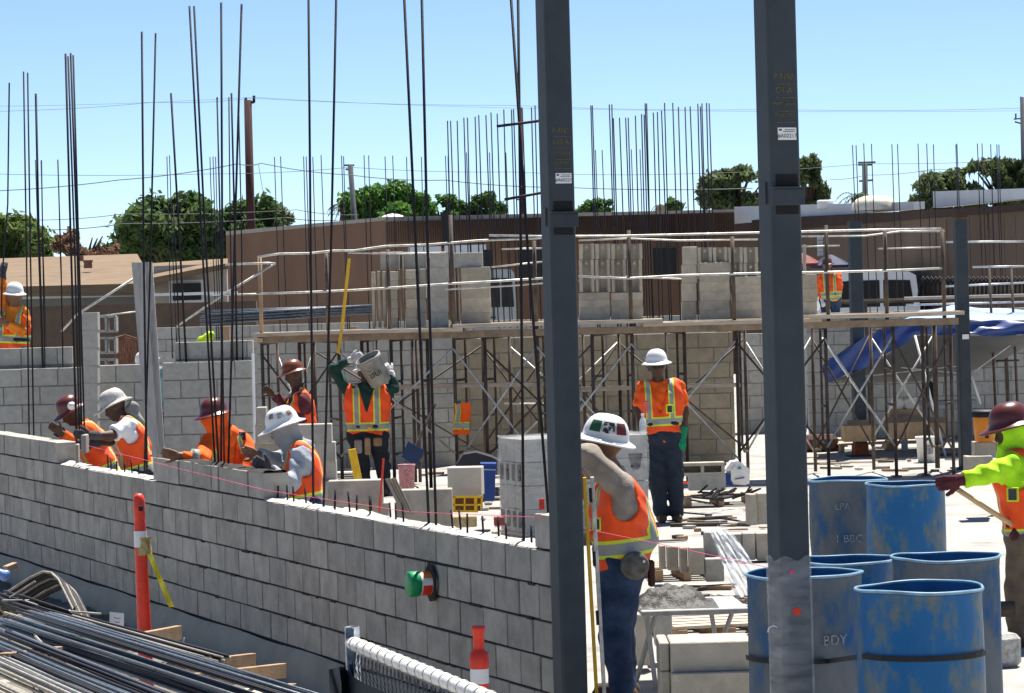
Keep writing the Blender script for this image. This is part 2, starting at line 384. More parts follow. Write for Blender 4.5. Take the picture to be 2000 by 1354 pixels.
# ---- steel columns
def column(px_c, py_ref, D, label, zt, w=0.152, rot=TH, z0=0.0, plate_z=None):
    c = W(px_c, py_ref, D); c = np.array([c[0], c[1], z0])
    t = thing('steel_column', label, 'column', c); ax = axes_z(rot)
    h = w / 2; r = 0.02; pr = []
    for (sx, sy, a) in ((1, 1, 0), (-1, 1, 90), (-1, -1, 180), (1, -1, 270)):
        for q in range(5):
            an = R(a + q * 22.5); pr.append((sx * (h - r) + r * math.cos(an), sy * (h - r) + r * math.sin(an)))
    part(t, 'shaft', STEEL, MB().prism(pr, c, ax, zt - z0))
    part(t, 'base_plate', STEEL, MB().box(c + ZD * 0.012, (0.32, 0.32, 0.024), ax, b=0.003))
    return t, c, ax
c1t, c1, c1ax = column(1100, 800, 17.12, 'dark primed steel column at the end of the street wall, level held against it', 5.6)
c2t, c2, c2ax = column(1533, 800, 14.35, 'dark primed steel column beside the blue barrels with plastic wrapped foot', 5.4, rot=TH + 0.02)
def col_details(t, c, ax, zc, zt, lines, num):
    fr = -ax[1]; h = 0.076
    # bolted bracket: two plates and the dark slots between them
    part(t, 'bracket', STEEL, MB().box(c + ZD * zc + fr * (h + 0.010), (0.165, 0.016, 0.075), ax, b=0.003))
    part(t, 'bracket_lip', STEEL, MB().box(c + ZD * (zc + 0.041) + fr * (h + 0.022), (0.170, 0.044, 0.008), ax))
    part(t, 'slot', STEEL_D, MB().box(c + ZD * (zc + 0.075) + fr * (h + 0.0005), (0.11, 0.004, 0.058), ax))
    part(t, 'slot', STEEL_D, MB().box(c + ZD * (zc - 0.06) + fr * (h + 0.0005), (0.115, 0.004, 0.038), ax))
    part(t, 'weld_tab', STEEL, MB().box(c + ZD * (zc + 0.02) - ax[0] * (h + 0.004), (0.008, 0.05, 0.10), ax))
    rz = math.atan2(ax[0][1], ax[0][0]); ym = mat('paint_marker', (0.15, 0.115, 0.03), 0.7, 0.5, 60)
    z = zt
    for i, (ln, sz) in enumerate(lines):
        p = c + fr * (h + 0.001) + ZD * z - ax[0] * 0.004
        text_part(t, 'lettering', ln, sz * 0.86, p, (math.pi / 2, 0.03, rz), ym)
        part(t, 'underline', ym, MB().box(c + fr * (h + 0.001) + ZD * (z - 0.033) + ax[0] * 0.006, (0.098, 0.001, 0.0025), ax))
        z -= 0.062 if i < 2 else 0.05
    zs = z - 0.035
    lab = part(t, 'paper_label', WHITE, MB().box(c + fr * (h + 0.001) + ZD * zs + ax[0] * 0.008, (0.094, 0.001, 0.056), ax))
    lab['label'] = 'white printed paper label'
    q = c + fr * (h + 0.002) + ax[0] * 0.008; ik = BLACK
    lab['_loc'] = t['_loc']
    text_part(lab, 'print', num, 0.026, q + ZD * (zs - 0.010), (math.pi / 2, 0, rz), ik, 0.0003)
    part(lab, 'print_line', mat('print_grey', (0.2, 0.2, 0.22)), MB().box(q + ZD * (zs + 0.010) + ax[0] * 0.01, (0.06, 0.0006, 0.004), ax))
    part(lab, 'print_line', MATS['print_grey'], MB().box(q + ZD * (zs + 0.018) + ax[0] * 0.014, (0.052, 0.0006, 0.004), ax))
    part(lab, 'print_mark', ik, MB().box(q + ZD * (zs + 0.018) - ax[0] * 0.034, (0.014, 0.0006, 0.008), ax))
col_details(c1t, c1, c1ax, W(1100, 431, 17.12)[2], W(1100, 257, 17.12)[2], [('P-3NS', .046), ('C15-A', .042), ('MATTHEWS', .024), ('CONTROL', .022)], '#A00221')
col_details(c2t, c2, c2ax, W(1530, 386, 14.35)[2], W(1530, 153, 14.35)[2], [('P-3150', .042), ('C4-A', .046), ('MATTHEWS', .024), ('CONTROL', .025)], '#A02217')
# plastic wrap on the second column's foot
wz = W(1545, 1090, 14.3)[2]; wr = MB()
def wrp(u, v):
    a = 2 * math.pi * u; k = max(abs(math.cos(a)), abs(math.sin(a))); rr = 0.081 / k * (1.0 + 0.012 * math.sin(5 * a + 9 * v) + 0.006 * math.sin(21 * v + 3 * a)) + 0.004
    rr = min(rr, 0.106)
    z = -0.3 + (wz + 0.3 + 0.012 * math.sin(5 * a)) * v if False else 0.02 + (wz - 0.02 + 0.012 * math.sin(5 * a)) * v
    return c2 + c2ax[0] * rr * math.cos(a) + c2ax[1] * rr * math.sin(a) + ZD * z
wr.grid(wrp, 40, 36)
part(c2t, 'plastic_wrap', FILM, wr, True)
part(c2t, 'red_tape', RED, MB().box(c2 - c2ax[1] * 0.0865 + ZD * W(1545, 1194, 14.3)[2] - c2ax[0] * 0.01, (0.036, 0.003, 0.032), c2ax, b=0.001))
part(c2t, 'string_knot', MATS['string_pink'], MB().box(c2 - c2ax[1] * 0.086 + ZD * W(1545, 1116, 14.3)[2] - c2ax[0] * 0.03, (0.022, 0.004, 0.018), c2ax, b=0.001))
tl = [W(1500, 1235, 14.2), W(1502, 1226, 14.19), W(1510, 1222, 14.2), W(1518, 1225, 14.22)]
part(c2t, 'film_tail', FILM2, MB().tube(tl, 0.004, 6), True)
# two far columns
c3t, c3, _ = column(1680, 880, 43.0, 'far steel column behind the scaffold with rusty brown foot plate', W(1668, 432, 43)[2], w=0.17, rot=0.15)
part(c3t, 'rust_foot', mat('rust', (0.22, 0.07, 0.03), 0.9, 0.3), MB().box(c3 + ZD * 0.10, (0.19, 0.19, 0.16), axes_z(0.15)))
c4t, c4, _ = column(1886, 880, 39.3, 'far steel column by the canopy with bolted cap plate and small white tag', W(1870, 428, 39.3)[2], w=0.155, rot=0.15)
part(c4t, 'cap_plate', mat('rust_dark', (0.07, 0.035, 0.025), 0.9), MB().box(c4 + ZD * (W(1870, 420, 39.3)[2]), (0.15, 0.15, 0.07), axes_z(0.15)))
part(c4t, 'white_tag', WHITE, MB().box(W(1886, 658, 39.18), (0.085, 0.006, 0.06), axes_z(0.15)))
# ================================================================== WALLS BEHIND
AXF = axes_z(0.0)
def back_wall(label, x0, x1, ytop, ybot, D, m=CMU_D, mort=MORT_L, skip=None, rot=0.0, zbot=None, off=0):
    """a block wall facing the camera; its top-left pixel is (x0, ytop), its top-right lies at x1; real courses of 0.2 m."""
    p0, p1 = W(x0, ytop, D), W(x1, ytop, D)
    top = p0[2] if rot == 0 else p0[2]; Lw = abs(p1[0] - p0[0]); zb = W(x0, ybot, D)[2] if zbot is None else zbot
    t = thing('block_wall', label, 'wall', (p0[0], p0[1], zb))
    n = max(1, int(round((top - zb) / CH)))
    ax = axes_z(rot)
    for c in range(n):
        zc = top - CH * (c + 0.5)
        s = -BL * (0.5 if (c + off) % 2 else 1.0) if True else 0
        while s < Lw:
            a, b = max(s, 0), min(s + BL, Lw)
            if b - a > 0.05 and not (skip and skip(a, b, c)):
                L = b - a - 0.012; pc = np.array([p0[0], p0[1], 0]) + ax[0] * (a + b) / 2 + ax[1] * 0.097 + ZD * (zc + random.uniform(-.002, .002))
                inst('block', block_mesh(L, m), pc, rot + random.uniform(-.004, .004), t)
            s += BL
    if not skip:
        part(t, 'mortar_core', mort, MB().box(np.array([p0[0], p0[1], (top + zb) / 2 - 0.006]) + ax[0] * Lw / 2 + ax[1] * 0.097, (Lw - 0.02, 0.176, top - zb - 0.012), ax))
    return t, top
# left: wall behind the masons, built up in steps
bwA, zA = back_wall('grey block wall behind the masons at far left', -30, 168, 722, 900, 35.0, zbot=0)
bwB, zB = back_wall('grey block wall between the pilaster and leaning plank behind the masons', 190, 283, 713, 900, 35.0, zbot=0, off=1)
bwC, zC = back_wall('grey block wall behind the orange-hooded mason ending at a white edge', 316, 494, 708, 900, 35.0, zbot=0)
bwC2, _ = back_wall('two loose-laid grey courses on top of the wall behind the masons', 340, 494, 668, 702, 35.12, zbot=zC + 0.002)
bwA2, _ = back_wall('low grey block course stepped on top of the far left wall', -30, 142, 681, 716, 35.2, zbot=zA + 0.002)
part(bwC, 'end_trim', WHITE, MB().tube([W(494, 690, 34.95), W(498, 870, 34.95)], 0.018, 6))
# pilaster with open cells
pil = thing('block_pilaster', 'tall grey block pilaster with open cells beside the far left wall', 'pilaster', G(175, 900))
for i in range(9):
    ct = W(177, 628 + i * 34.5, 34.6)
    inst('block', block_mesh(0.18, CMU_D, 0.197), (ct[0], ct[1], ct[2]), 0, pil)
for i in range(3):
    for j in range(2):
        cc = W(200 + 18 * j, 633 + 42 * i + 0 * j, 36.0); f = MB()
        w, h = 0.105, 0.17
        for (dx, dz, sx, sz) in ((-w / 2, 0, 0.025, h), (w / 2, 0, 0.025, h), (0, h / 2, w, 0.025), (0, -h / 2, w, 0.025)):
            f.box(cc + np.array([dx, 0, dz]), (sx, 0.19, sz))
        part(pil, 'open_cell_block', CMU_D, f)
# leaning weathered planks
pk = thing('leaning_plank', 'weathered grey plank standing upright behind the masons, left one of two', 'plank', G(285, 900))
part(pk, 'board', WOODG, MB().grid(lambda u, v: W(258 + (292 - 258) * v + 26 * u, 514 + (880 - 514) * v, 33.5 + 0.06 * 0), 1, 8))
pk.data if False else None
bpy.data.objects.remove(pk.children[0]); 
def plank_px(par, x0t, x1t, yt, x0b, x1b, yb, D, th=0.04, m=WOODG):
    a, b, c, d = W(x0t, yt, D), W(x1t, yt, D), W(x1b, yb, D), W(x0b, yb, D); q = np.array([0, th, 0])
    mb = MB().add([a, b, c, d, a + q, b + q, c + q, d + q], [(0, 3, 2, 1), (4, 5, 6, 7), (0, 1, 5, 4), (1, 2, 6, 5), (2, 3, 7, 6), (3, 0, 4, 7)])
    return part(par, 'board', m, mb)
plank_px(pk, 257, 281, 513, 292, 316, 950, 33.4)
pk2 = thing('leaning_plank', 'weathered grey plank standing upright behind the masons, right one of two', 'plank', G(310, 900))
plank_px(pk2, 280, 297, 512, 304, 326, 950, 33.5)
# walls behind the scaffold
wD, zD_ = back_wall('grey block wall behind the bucket carrier under the scaffold', 500, 888, 664, 860, 43.5, zbot=0)
wE, zE = back_wall('tan block wall behind the white-hatted worker under the scaffold', 884, 1432, 662, 900, 41.5, m=CMU_T, zbot=0)
wF, zF = back_wall('grey block wall behind the blue canopy at right', 1575, 2040, 622, 860, 47.0, zbot=0, off=1)
wF2, _ = back_wall('pale block wall seen in the gap left of the second steel column', 1436, 1572, 652, 860, 51.0, zbot=0)
# far walls whose bars stand against the sky
wG, _ = back_wall('far grey block wall with tall bars behind the left scaffold', 300, 880, 640, 700, 53.0, zbot=0)
wH, _ = back_wall('far grey block wall with tall bars behind the stacked blocks', 872, 1400, 628, 700, 48.0, zbot=0)
wI, _ = back_wall('far grey block wall with tall bars at right edge', 1560, 2040, 612, 700, 53.0, zbot=0)
def far_bars(par, xs, ytop, ybot, D, r=0.009, lean=6):
    for x in xs:
        if isinstance(x, tuple): x, yt = x
        else: yt = ytop + random.uniform(-2, 2)
        dl = random.uniform(0, lean) + (ybot - yt) * 0.027
        part(par, 'rebar', REBAR, MB().tube([W(x, yt, D), W(x + dl * 0.45 + random.uniform(-.6, .6), (yt + ybot) / 2, D), W(x + dl, ybot, D)], r, 5), True)
far_bars(wG, [326, 331, 410, 416, 421, 536, 548, 593, 598, 611, 627, 667, 671, 711, 720, 752, 767, 794, 823, 870, 875], 305, 700, 53.0, 0.0085)
far_bars(wG, [69, 80, 113], 312, 700, 53.0, 0.008)
far_bars(wH, [(874, 236), (880, 236), (893, 236), (906, 230), (913, 230), (928, 228), (935, 225), (949, 225), (959, 220), (971, 222), (984, 214), (999, 214), (1003, 213), (1020, 211), (1038, 210), (1045, 206)], 220, 640, 48.0, 0.010)
far_bars(wH, [(911, 298), (956, 298), (988, 298), (1163, 293), (1176, 293), (1233, 292), (1250, 292)], 298, 640, 48.2, 0.008)
far_bars(wH, [(1154, 206), (1157, 206), (1190, 204), (1195, 204), (1198, 231), (1210, 230), (1222, 230), (1227, 230), (1241, 226), (1253, 223), (1258, 224), (1260, 202), (1263, 202), (1276, 220), (1284, 219), (1292, 216), (1298, 201), (1314, 201), (1325, 209), (1338, 209), (1348, 208), (1363, 203), (1368, 208), (1371, 202), (1380, 201), (1385, 202)], 220, 640, 48.0, 0.010)
far_bars(wI, [1665, 1672, 1687, 1702, 1742, 1753, 1793, 1810, 1823, 1867, 1869, 1909, 1918, 1935, 1947, 1951], 282, 640, 53.0, 0.0085)
def bars_on(par, L, D):
    for (bx, by, tx, ty, r) in L: bar_px(par, bx, by, tx, ty, r, D=D)
bars_on(bwA, [(84, 725, 70, 183, .014), (88, 726, 81, 313, .008), (123, 722, 113, 313, .008)], 35.1)
bars_on(bwC, [(364, 708, 334, 182, .013), (352, 706, 338, 400, .008), (463, 706, 452, 182, .012), (455, 706, 447, 190, .008), (474, 705, 466, 200, .008)], 35.1)

# ================================================================== SCAFFOLD
DF, DB = 37.9, 39.3
scaf = thing('scaffold', 'long tube and plank mason scaffold loaded with blocks across the site', 'scaffold', G(1200, 940))
zdeck = W(1200, 640, DF)[2]
def deck_y(x): return 655 - (x - 500) * 0.0268
def sbar(name, pts, r=0.0215, m=SCAF, n=8): return part(scaf, name, m, MB().tube(pts, r, n), True)
FR = [(505, 30), (655, -48), (757, 50), (880, 56), (940, 48), (1043, 30), (1150, 52), (1228, -26), (1432, 16), (1606, -26), (1738, -44), (1850, -30), (578, 26), (828, -30), (1098, 34), (1330, -36), (1795, 22), (700, 30)]
def gnd(x, D): return np.array([W(x, 800, D)[0], W(x, 800, D)[1], 0.02])
for i, (x, dxr) in enumerate(FR):
    f0 = gnd(x + 10, DF); r0 = gnd(x + dxr + 10, DB)
    ft_, rt_ = np.array([f0[0], f0[1], zdeck - 0.06]), np.array([r0[0], r0[1], zdeck - 0.06])
    fr_ = MB().tube([f0, ft_], 0.0215, 8).tube([r0, rt_], 0.0215, 8)
    fr_.tube([ft_ - ZD * 0.02, rt_ - ZD * 0.02], 0.0215, 8)
    for h in (0.42, 0.86, 1.3): fr_.tube([f0 + ZD * h, f0 * 0.62 + r0 * 0.38 + ZD * h], 0.017, 6)
    q = f0 * 0.62 + r0 * 0.38
    fr_.tube([q + ZD * 0.42, q + ZD * (zdeck - 0.08)], 0.017, 6)
    fr_.tube([q + ZD * 0.42, q * 0.6 + r0 * 0.4 + ZD * 0.3, r0 + ZD * 0.28], 0.017, 6)
    part(scaf, 'frame', SCAF, fr_, True)
    part(scaf, 'foot_plate', SCAF, MB().box(f0 + ZD * 0.0, (0.12, 0.12, 0.012)))
# cross braces
for (i, j) in ((0, 1), (1, 3), (3, 5), (4, 6), (5, 7), (7, 8), (8, 9), (9, 10), (10, 11)):
    for D, dx in ((DF - 0.05, 0), (DB + 0.05, 1)):
        xa, xb = FR[i][0] + (FR[i][1] if dx else 0), FR[j][0] + (FR[j][1] if dx else 0)
        a, b = gnd(xa + 8, D), gnd(xb + 8, D)
        lo, hi = 0.35 + random.uniform(-.1, .1), zdeck - 0.22
        mm = GALV if (i + dx) % 2 else SCAF
        part(scaf, 'cross_brace', mm, MB().tube([a + ZD * lo, b + ZD * hi], 0.0135, 6), True)
        part(scaf, 'cross_brace', mm, MB().tube([a + ZD * hi, b + ZD * lo], 0.0135, 6), True)
# guard posts and sagging rails
GP = [(507, 500), (637, 492), (757, 487), (880, 420), (1043, 470), (1228, 450), (1430, 462), (1613, 440), (1728, 450), (1840, 447)]
def xlean(x, y0, y1): return x + (y1 - y0) * 0.027
for i, (x, yt) in enumerate(GP):
    p0 = W(xlean(x, yt, deck_y(x) + 8), deck_y(x) + 8, DF); p1 = W(x, yt, DF)
    mm = WOODR if i == 0 else SCAF
    sbar('guard_post', [p0, p1], 0.024, mm)
for x0, y0, x1 in ((757, 445, 1043),): pass
def rail(pts, r=0.0155, D=DF - 0.05): part(scaf, 'guard_rail', GALV, MB().tube([W(x, y, D) for (x, y) in pts], r, 6), True)
rail([(505, 502), (545, 496), (605, 495), (650, 490), (690, 490), (752, 481), (840, 478), (935, 470), (1043, 466), (1070, 464)])
rail([(440, 517), (520, 514), (538, 515)]); rail([(535, 516), (430, 580), (345, 638)])
rail([(120, 648), (150, 615), (200, 583), (260, 545)]); rail([(190, 618), (275, 608)], 0.01)
rail([(505, 574), (600, 571), (690, 567), (755, 563), (885, 554), (980, 549), (1070, 543)])
rail([(400, 577), (560, 573)], 0.012); rail([(870, 566), (1000, 558), (1075, 552)], 0.013)
rail([(680, 494), (790, 496), (870, 494)], 0.012)
rail([(955, 460), (1065, 462), (1220, 461), (1430, 456), (1600, 452), (1720, 449), (1838, 447)])
rail([(1130, 470), (1225, 466), (1330, 470), (1480, 468)], 0.012, DB)
rail([(1130, 540), (1225, 544), (1330, 538), (1480, 534), (1610, 532), (1730, 529), (1840, 524)])
rail([(1130, 548), (1200, 540), (1330, 545), (1470, 536)], 0.012, DB); rail([(1560, 462), (1690, 461), (1760, 452), (1845, 452)], 0.012, DB)
rail([(1715, 486), (1840, 483)], 0.011, DB); rail([(1560, 482), (1640, 480)], 0.011, DB); rail([(980, 487), (1060, 485)], 0.012, DB); rail([(960, 522), (1065, 511)], 0.012, DB)
# planks of the upper deck
def plank_row(x0, x1, y0, y1, D0, nrow=4, name='plank', th=0.045, dz=0.0):
    for k in range(nrow):
        D = D0 + 0.26 * k; a, b = W(x0, y0, D0), W(x1, y1, D0)
        e = (b - a); L = np.linalg.norm(e); e = e / L
        c = (a + b) / 2 + np.array([random.uniform(-.05, .05), 0.26 * k, (k % 2) * 0.004 + dz])
        axx = (e, np.array([0, 1., 0]), nrm(np.cross(e, [0, 1., 0])))
        mb = MB(); nseg = 8; bow = random.uniform(-.012, .012); vs = []
        def f(u, v, w): return c + axx[0] * (u - .5) * L + axx[1] * (v - .5) * 0.235 + axx[2] * ((w - .5) * th + bow * math.sin(u * math.pi))
        for w in (0, 1): mb.grid(lambda u, v, w=w: f(u, v, w), nseg, 1)
        for v in (0, 1): mb.grid(lambda u, w, v=v: f(u, v, w), nseg, 1)
        for u in (0, 1): mb.grid(lambda v, w, u=u: f(u, v, w), 1, 1)
        part(scaf, name, WOODP, mb)
for q, (x0, x1) in enumerate(((496, 905), (880, 1290), (1262, 1610), (1580, 1880))):
    plank_row(x0, x1, deck_y(x0) - 7 * (q % 2), deck_y(x1) - 7 * (q % 2), DF - 0.1, 5)
    a_, b_ = W(x0 + 8, deck_y(x0) + 9, DF - 0.02), W(x1 - 8, deck_y(x1) + 9, DF - 0.02)
    part(scaf, 'ledger_beam', mat('ledger_wood', (0.24, 0.19, 0.14), 0.9, 0.25, 6), MB().box((a_ + b_) / 2, (np.linalg.norm(b_ - a_), 0.05, 0.085), (nrm(b_ - a_), AX[1], nrm(np.cross(nrm(b_ - a_), AX[1]))), b=.004))
plank_row(780, 1062, 757, 751, DF + 0.2, 2, dz=0.0); plank_row(1130, 1440, 762, 752, DF + 0.4, 2)
plank_row(500, 520, 665, 664, DF, 1)
for (x0, y0, x1, y1) in ((985, 789, 1062, 789),): sbar('ledger', [W(x0, y0, DB), W(x1, y1, DB)], 0.012, GALV)
for x in (1250, 1330, 1400): pass
# yellow handled stick and tan stake on the deck
tag(MB().tube([W(682, 505, DF - 0.2), W(668, 640, DF - 0.2), W(660, 690, DF - 0.2)], 0.022, 6).build('yellow_stake', YEL), 'long yellow wooden stake leaning on the scaffold rail', 'stake')
# second scaffold at far right
s2 = thing('scaffold', 'far scaffold of dark tubes and planks at right edge behind the canopy', 'scaffold', G(1930, 900))
for x in (1932, 1975):
    for D in (44.0, 45.4):
        part(s2, 'frame', SCAF, MB().tube([gnd(x + 14, D), W(x, 520, D)], 0.02, 6), True)
for (x0, y0, x1, y1) in ((1848, 473, 2010, 472), (1900, 522, 2010, 520), (1840, 560, 2010, 552), (1770, 596, 2010, 590), (1945, 650, 1990, 650), (1945, 705, 1990, 704)):
    part(s2, 'rail', SCAF if y0 > 600 else GALV, MB().tube([W(x0, y0, 44), W(x1, y1, 44)], 0.016, 6), True)
part(s2, 'plank', WOODP, MB().box((W(1770, 583, 45) + W(2010, 577, 45)) / 2, (np.linalg.norm(W(1770, 583, 45) - W(2010, 577, 45)), 0.5, 0.045), b=0.004))
# trestle platform the far worker stands on
tp = thing('trestle_platform', 'low plank platform under the far worker in front of parked cars', 'platform', G(1620, 774))
tz = W(1620, 640, 66)[2]
part(tp, 'plank', WOODP, MB().box((W(1620, 640, 66)[0], W(1620, 640, 66)[1], tz - 0.03), (2.4, 0.6, 0.05), b=0.004))
for dx in (-1, 1):
    part(tp, 'trestle', SCAF, MB().tube([W(1620, 640, 66) + np.array([dx - .2, 0, -tz]), W(1620, 640, 66) + np.array([dx, 0, -0.06]), W(1620, 640, 66) + np.array([dx + .2, 0, -tz])], 0.03, 6))

# ---- blocks stacked on the deck: every block a thing of its own
def loose_block(x0, y0, x1, y1, D, label, group, m=CMU_N, dep=0.19, name='concrete_block'):
    a, b = W(x0, y0, D), W(x1, y1, D); c = (a + b) / 2
    o = MB().box(c + np.array([0, dep / 2, 0]), (abs(b[0] - a[0]) - 0.004, dep, abs(b[2] - a[2]) - 0.003), axes_z(random.uniform(-.02, .02)), b=0.006).build(name, m, org=c)
    return tag(o, label, 'concrete block', group)
ORD = ['topmost', 'second from top', 'third from top', 'fourth from top', 'fifth from top', 'sixth from top']
ORL = ['leftmost', 'second from left', 'third from left', 'fourth from left', 'fifth from left']
def stack(x0, x1, ys, D, label0, group, m=CMU_N, dep=0.19, n=1, jit=1.0):
    w = (x1 - x0) / n
    for r_, (y0, y1) in enumerate(zip(ys[:-1], ys[1:])):
        for k in range(n):
            label = label0 + (', ' + ORD[r_] if len(ys) > 2 else '') + ((', left one', ', right one')[k] if n > 1 else '')
            j = random.uniform(-jit, jit); loose_block(x0 + w * k + j, y0, x0 + w * (k + 1) + j, y1, D, label, group, m, dep)
def yy(y0, y1, n): return [y0 + (y1 - y0) * i / n for i in range(n + 1)]
D1 = 38.2
def slab_set(x0, x1, y0, y1, label, group, D=D1, w=9):     # narrow blocks standing on edge, seen as vertical strips
    n = max(1, int(round((x1 - x0) / w)))
    for k in range(n): loose_block(x0 + (x1 - x0) * k / n, y0 + random.uniform(-1, 1), x0 + (x1 - x0) * (k + 1) / n - 0.8, y1, D + 0.05 + random.uniform(0, .05), label + ', ' + ORL[k], group, CMU_N)
slab_set(725, 757, 530, 640, 'thin tan block on edge at left end of the scaffold deck', 'blocks on edge at the left end of the deck', w=10)
stack(757, 778, yy(530, 640, 6), D1, 'narrow tan block in the low column on the deck', 'low column by the first guard post')
slab_set(778, 792, 494, 640, 'thin tan block on edge between the two narrow columns', 'blocks on edge between the narrow columns', w=8)
stack(792, 815, yy(527, 640, 6), D1, 'narrow tan block in the column left of the open cells', 'column left of the open cells')
stack(818, 832, yy(525, 640, 4), D1 + 0.1, 'tan block end showing a dark open cell in the left stack', 'block ends with open cells', CMU_D)
stack(742, 834, yy(492, 526, 1), D1 + 0.22, 'grey block laid along the top back of the left stack', 'grey blocks along the top of the left stack', CMU_D, n=2)
stack(838, 876, yy(492, 640, 5), D1, 'large plain block in the column at the second guard post', 'smooth column by the second guard post', CMU_D)
slab_set(880, 900, 524, 640, 'thin tan block on edge right of the second guard post', 'blocks on edge right of the second post', w=7)
stack(900, 959, yy(522, 640, 4), D1, 'wide tan block in the four high stack', 'four high stack left of the first steel column')
stack(883, 944, yy(494, 522, 1), D1 + 0.05, 'grey block lying on top of the four high tan stack', 'top of the four high stack', CMU_D)
def open_block(x0, y0, x1, y1, D, label, group):            # open-ended block standing on end: two webs with a hollow between
    a, b = W(x0, y0, D), W(x1, y1, D); c = (a + b) / 2; w, h = abs(b[0] - a[0]), abs(b[2] - a[2])
    mb = MB(); pr = [(-w / 2, 0), (-w / 2 + 0.035, 0)] + [(-w * 0.5 + 0.035 + (w - 0.07) * t, 0.11 * math.sin(math.pi * t) ** 0.5) for t in (0.06, .2, .35, .5, .65, .8, .94)] + [(w / 2 - 0.035, 0), (w / 2, 0), (w / 2, 0.19), (-w / 2, 0.19)]
    mb.prism(pr, c - ZD * h / 2, AX, h - 0.004)
    mb.box(c + ZD * (h / 2 - 0.05) + np.array([0, 0.03, 0]), (0.03, 0.02, 0.03))
    return tag(mb.build('concrete_block', CMU_N, org=c), label, 'concrete block', group)
for (x0, x1, n, y0, lab, gp) in ((1131, 1256, 4, 476, 'open-ended block standing right of the first steel column', 'open-ended blocks by the first steel column'),
                          (1362, 1482, 4, 483, 'open-ended block standing left of the second steel column', 'open-ended blocks by the second steel column')):
    for k in range(n):
        xa = x0 + (x1 - x0) * k / n; xb = x0 + (x1 - x0) * (k + 1) / n
        open_block(xa, y0, xb - 1, y0 + 30, D1 + 0.02, lab + ', upper row, ' + ORL[k], gp)
        open_block(xa, y0 + 31, xb - 1, y0 + (94 if x0 < 1300 else 60), D1 + 0.02, lab + ', lower row, ' + ORL[k], gp)
stack(1131, 1192, yy(572, 628, 4), D1, 'flat tan block in the left pile under the open-ended blocks', 'flat blocks left pile', n=1)
stack(1193, 1256, yy(572, 628, 4), D1, 'flat tan block in the right pile under the open-ended blocks', 'flat blocks right pile', n=1)
stack(1332, 1362, yy(482, 624, 4), D1 + 0.03, 'tan block in the plain narrow column on the right-hand deck', 'narrow column on the right-hand deck', CMU_N)
stack(1366, 1426, yy(513, 624, 6), D1 - 0.02, 'flat tan block in the six high pile', 'six high left pile by the second steel column')
stack(1428, 1490, yy(540, 622, 5), D1 - 0.02, 'flat tan block partly hidden by the second steel column', 'pile hidden by the second steel column')
stack(1566, 1597, yy(536, 616, 3), D1, 'tan block in the pile just right of the second steel column', 'pile right of the second steel column')
stack(1570, 1576, yy(478, 536, 2), D1 + 0.05, 'thin tan block standing above the pile right of the second steel column', 'thin blocks right of the second steel column')

# ================================================================== BACKDROP
def prism_wall(par, name, x0, y0, x1, y1, D0, D1_, zb, m, th=0.3):
    a, b = W(x0, y0, D0), W(x1, y1, D1_); mb = MB(); q = nrm(np.cross(np.array([b[0] - a[0], b[1] - a[1], 0]), ZD)) * -th
    a2, b2 = np.array([a[0], a[1], zb]), np.array([b[0], b[1], zb])
    mb.add([a, b, b2, a2, a + q, b + q, b2 + q, a2 + q], [(0, 3, 2, 1), (4, 5, 6, 7), (0, 1, 5, 4), (1, 2, 6, 5), (2, 3, 7, 6), (3, 0, 4, 7)])
    return part(par, name, m, mb)
BRN = tri_mat('brown_stucco', [(0.135, 0.076, 0.046), (0.165, 0.095, 0.058), (0.195, 0.115, 0.072)], [0.3, 0.5, 0.75], 0.5, 0.9)
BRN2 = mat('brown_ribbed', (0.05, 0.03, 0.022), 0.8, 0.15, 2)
TAN2 = mat('tan_brown_wall', (0.135, 0.098, 0.070), 0.9, 0.12, 1.0)
WHT2 = mat('white_fascia', (0.55, 0.58, 0.60), 0.7, 0.05, 2)
bd = thing('flat_roof_building', 'long brown flat-roofed building with ribbed parapet behind the site', 'building', G(900, 800))
prism_wall(bd, 'side_wall', 441, 455, 752, 427, 102, 89, 0, BRN)
prism_wall(bd, 'front_wall', 752, 427, 1434, 412, 89, 88.5, 0, BRN)
prism_wall(bd, 'roof_edge', 441, 452, 752, 424, 101.8, 88.8, 4.62, mat('coping', (0.3, 0.27, 0.24), 0.8), 0.4)
prism_wall(bd, 'roof_edge', 752, 424, 1434, 409, 88.8, 88.3, 4.58, MATS['coping'], 0.4)
rb = MB()
for i in range(150):
    x = 760 + i * 4.5; a = W(x, 432 - (x - 752) * 0.021, 88.5); rb.box(a - ZD * 0.3, (0.03, 0.06, 0.6))
o = part(bd, 'parapet_ribs', BRN2, rb); o['kind'] = 'stuff'
for (x0, y0, x1, y1, m, nm) in ((797, 483, 862, 503, WHT2, 'window'), (868, 480, 950, 503, WHT2, 'window'), (945, 488, 962, 530, BLACK, 'doorway'), (1016, 488, 1060, 545, BLACK, 'doorway'), (1275, 485, 1322, 535, BLACK, 'doorway')):
    a, b = W(x0, y0, 88), W(x1, y1, 88); part(bd, nm, m, MB().box((a + b) / 2, (b[0] - a[0], 0.12, abs(a[2] - b[2]))))
part(bd, 'downspout', BLACK, MB().box(W(871, 450, 88), (0.25, 0.1, 1.0)))
part(bd, 'roof_vent', WHITE, MB().lathe([(0.34, 0), (0.29, 0.08), (0.16, 0.12), (0.0, 0.14)], 16, W(767, 427, 90)), True)
b2 = thing('flat_roof_building', 'tan-brown building with white roof fascia at right of the second steel column', 'building', G(1700, 800))
prism_wall(b2, 'front_wall', 1434, 430, 2060, 398, 90, 70, 0, TAN2)
prism_wall(b2, 'fascia', 1434, 404, 1785, 394, 89.4, 78.4, W(1600, 425, 84.5)[2], WHT2)
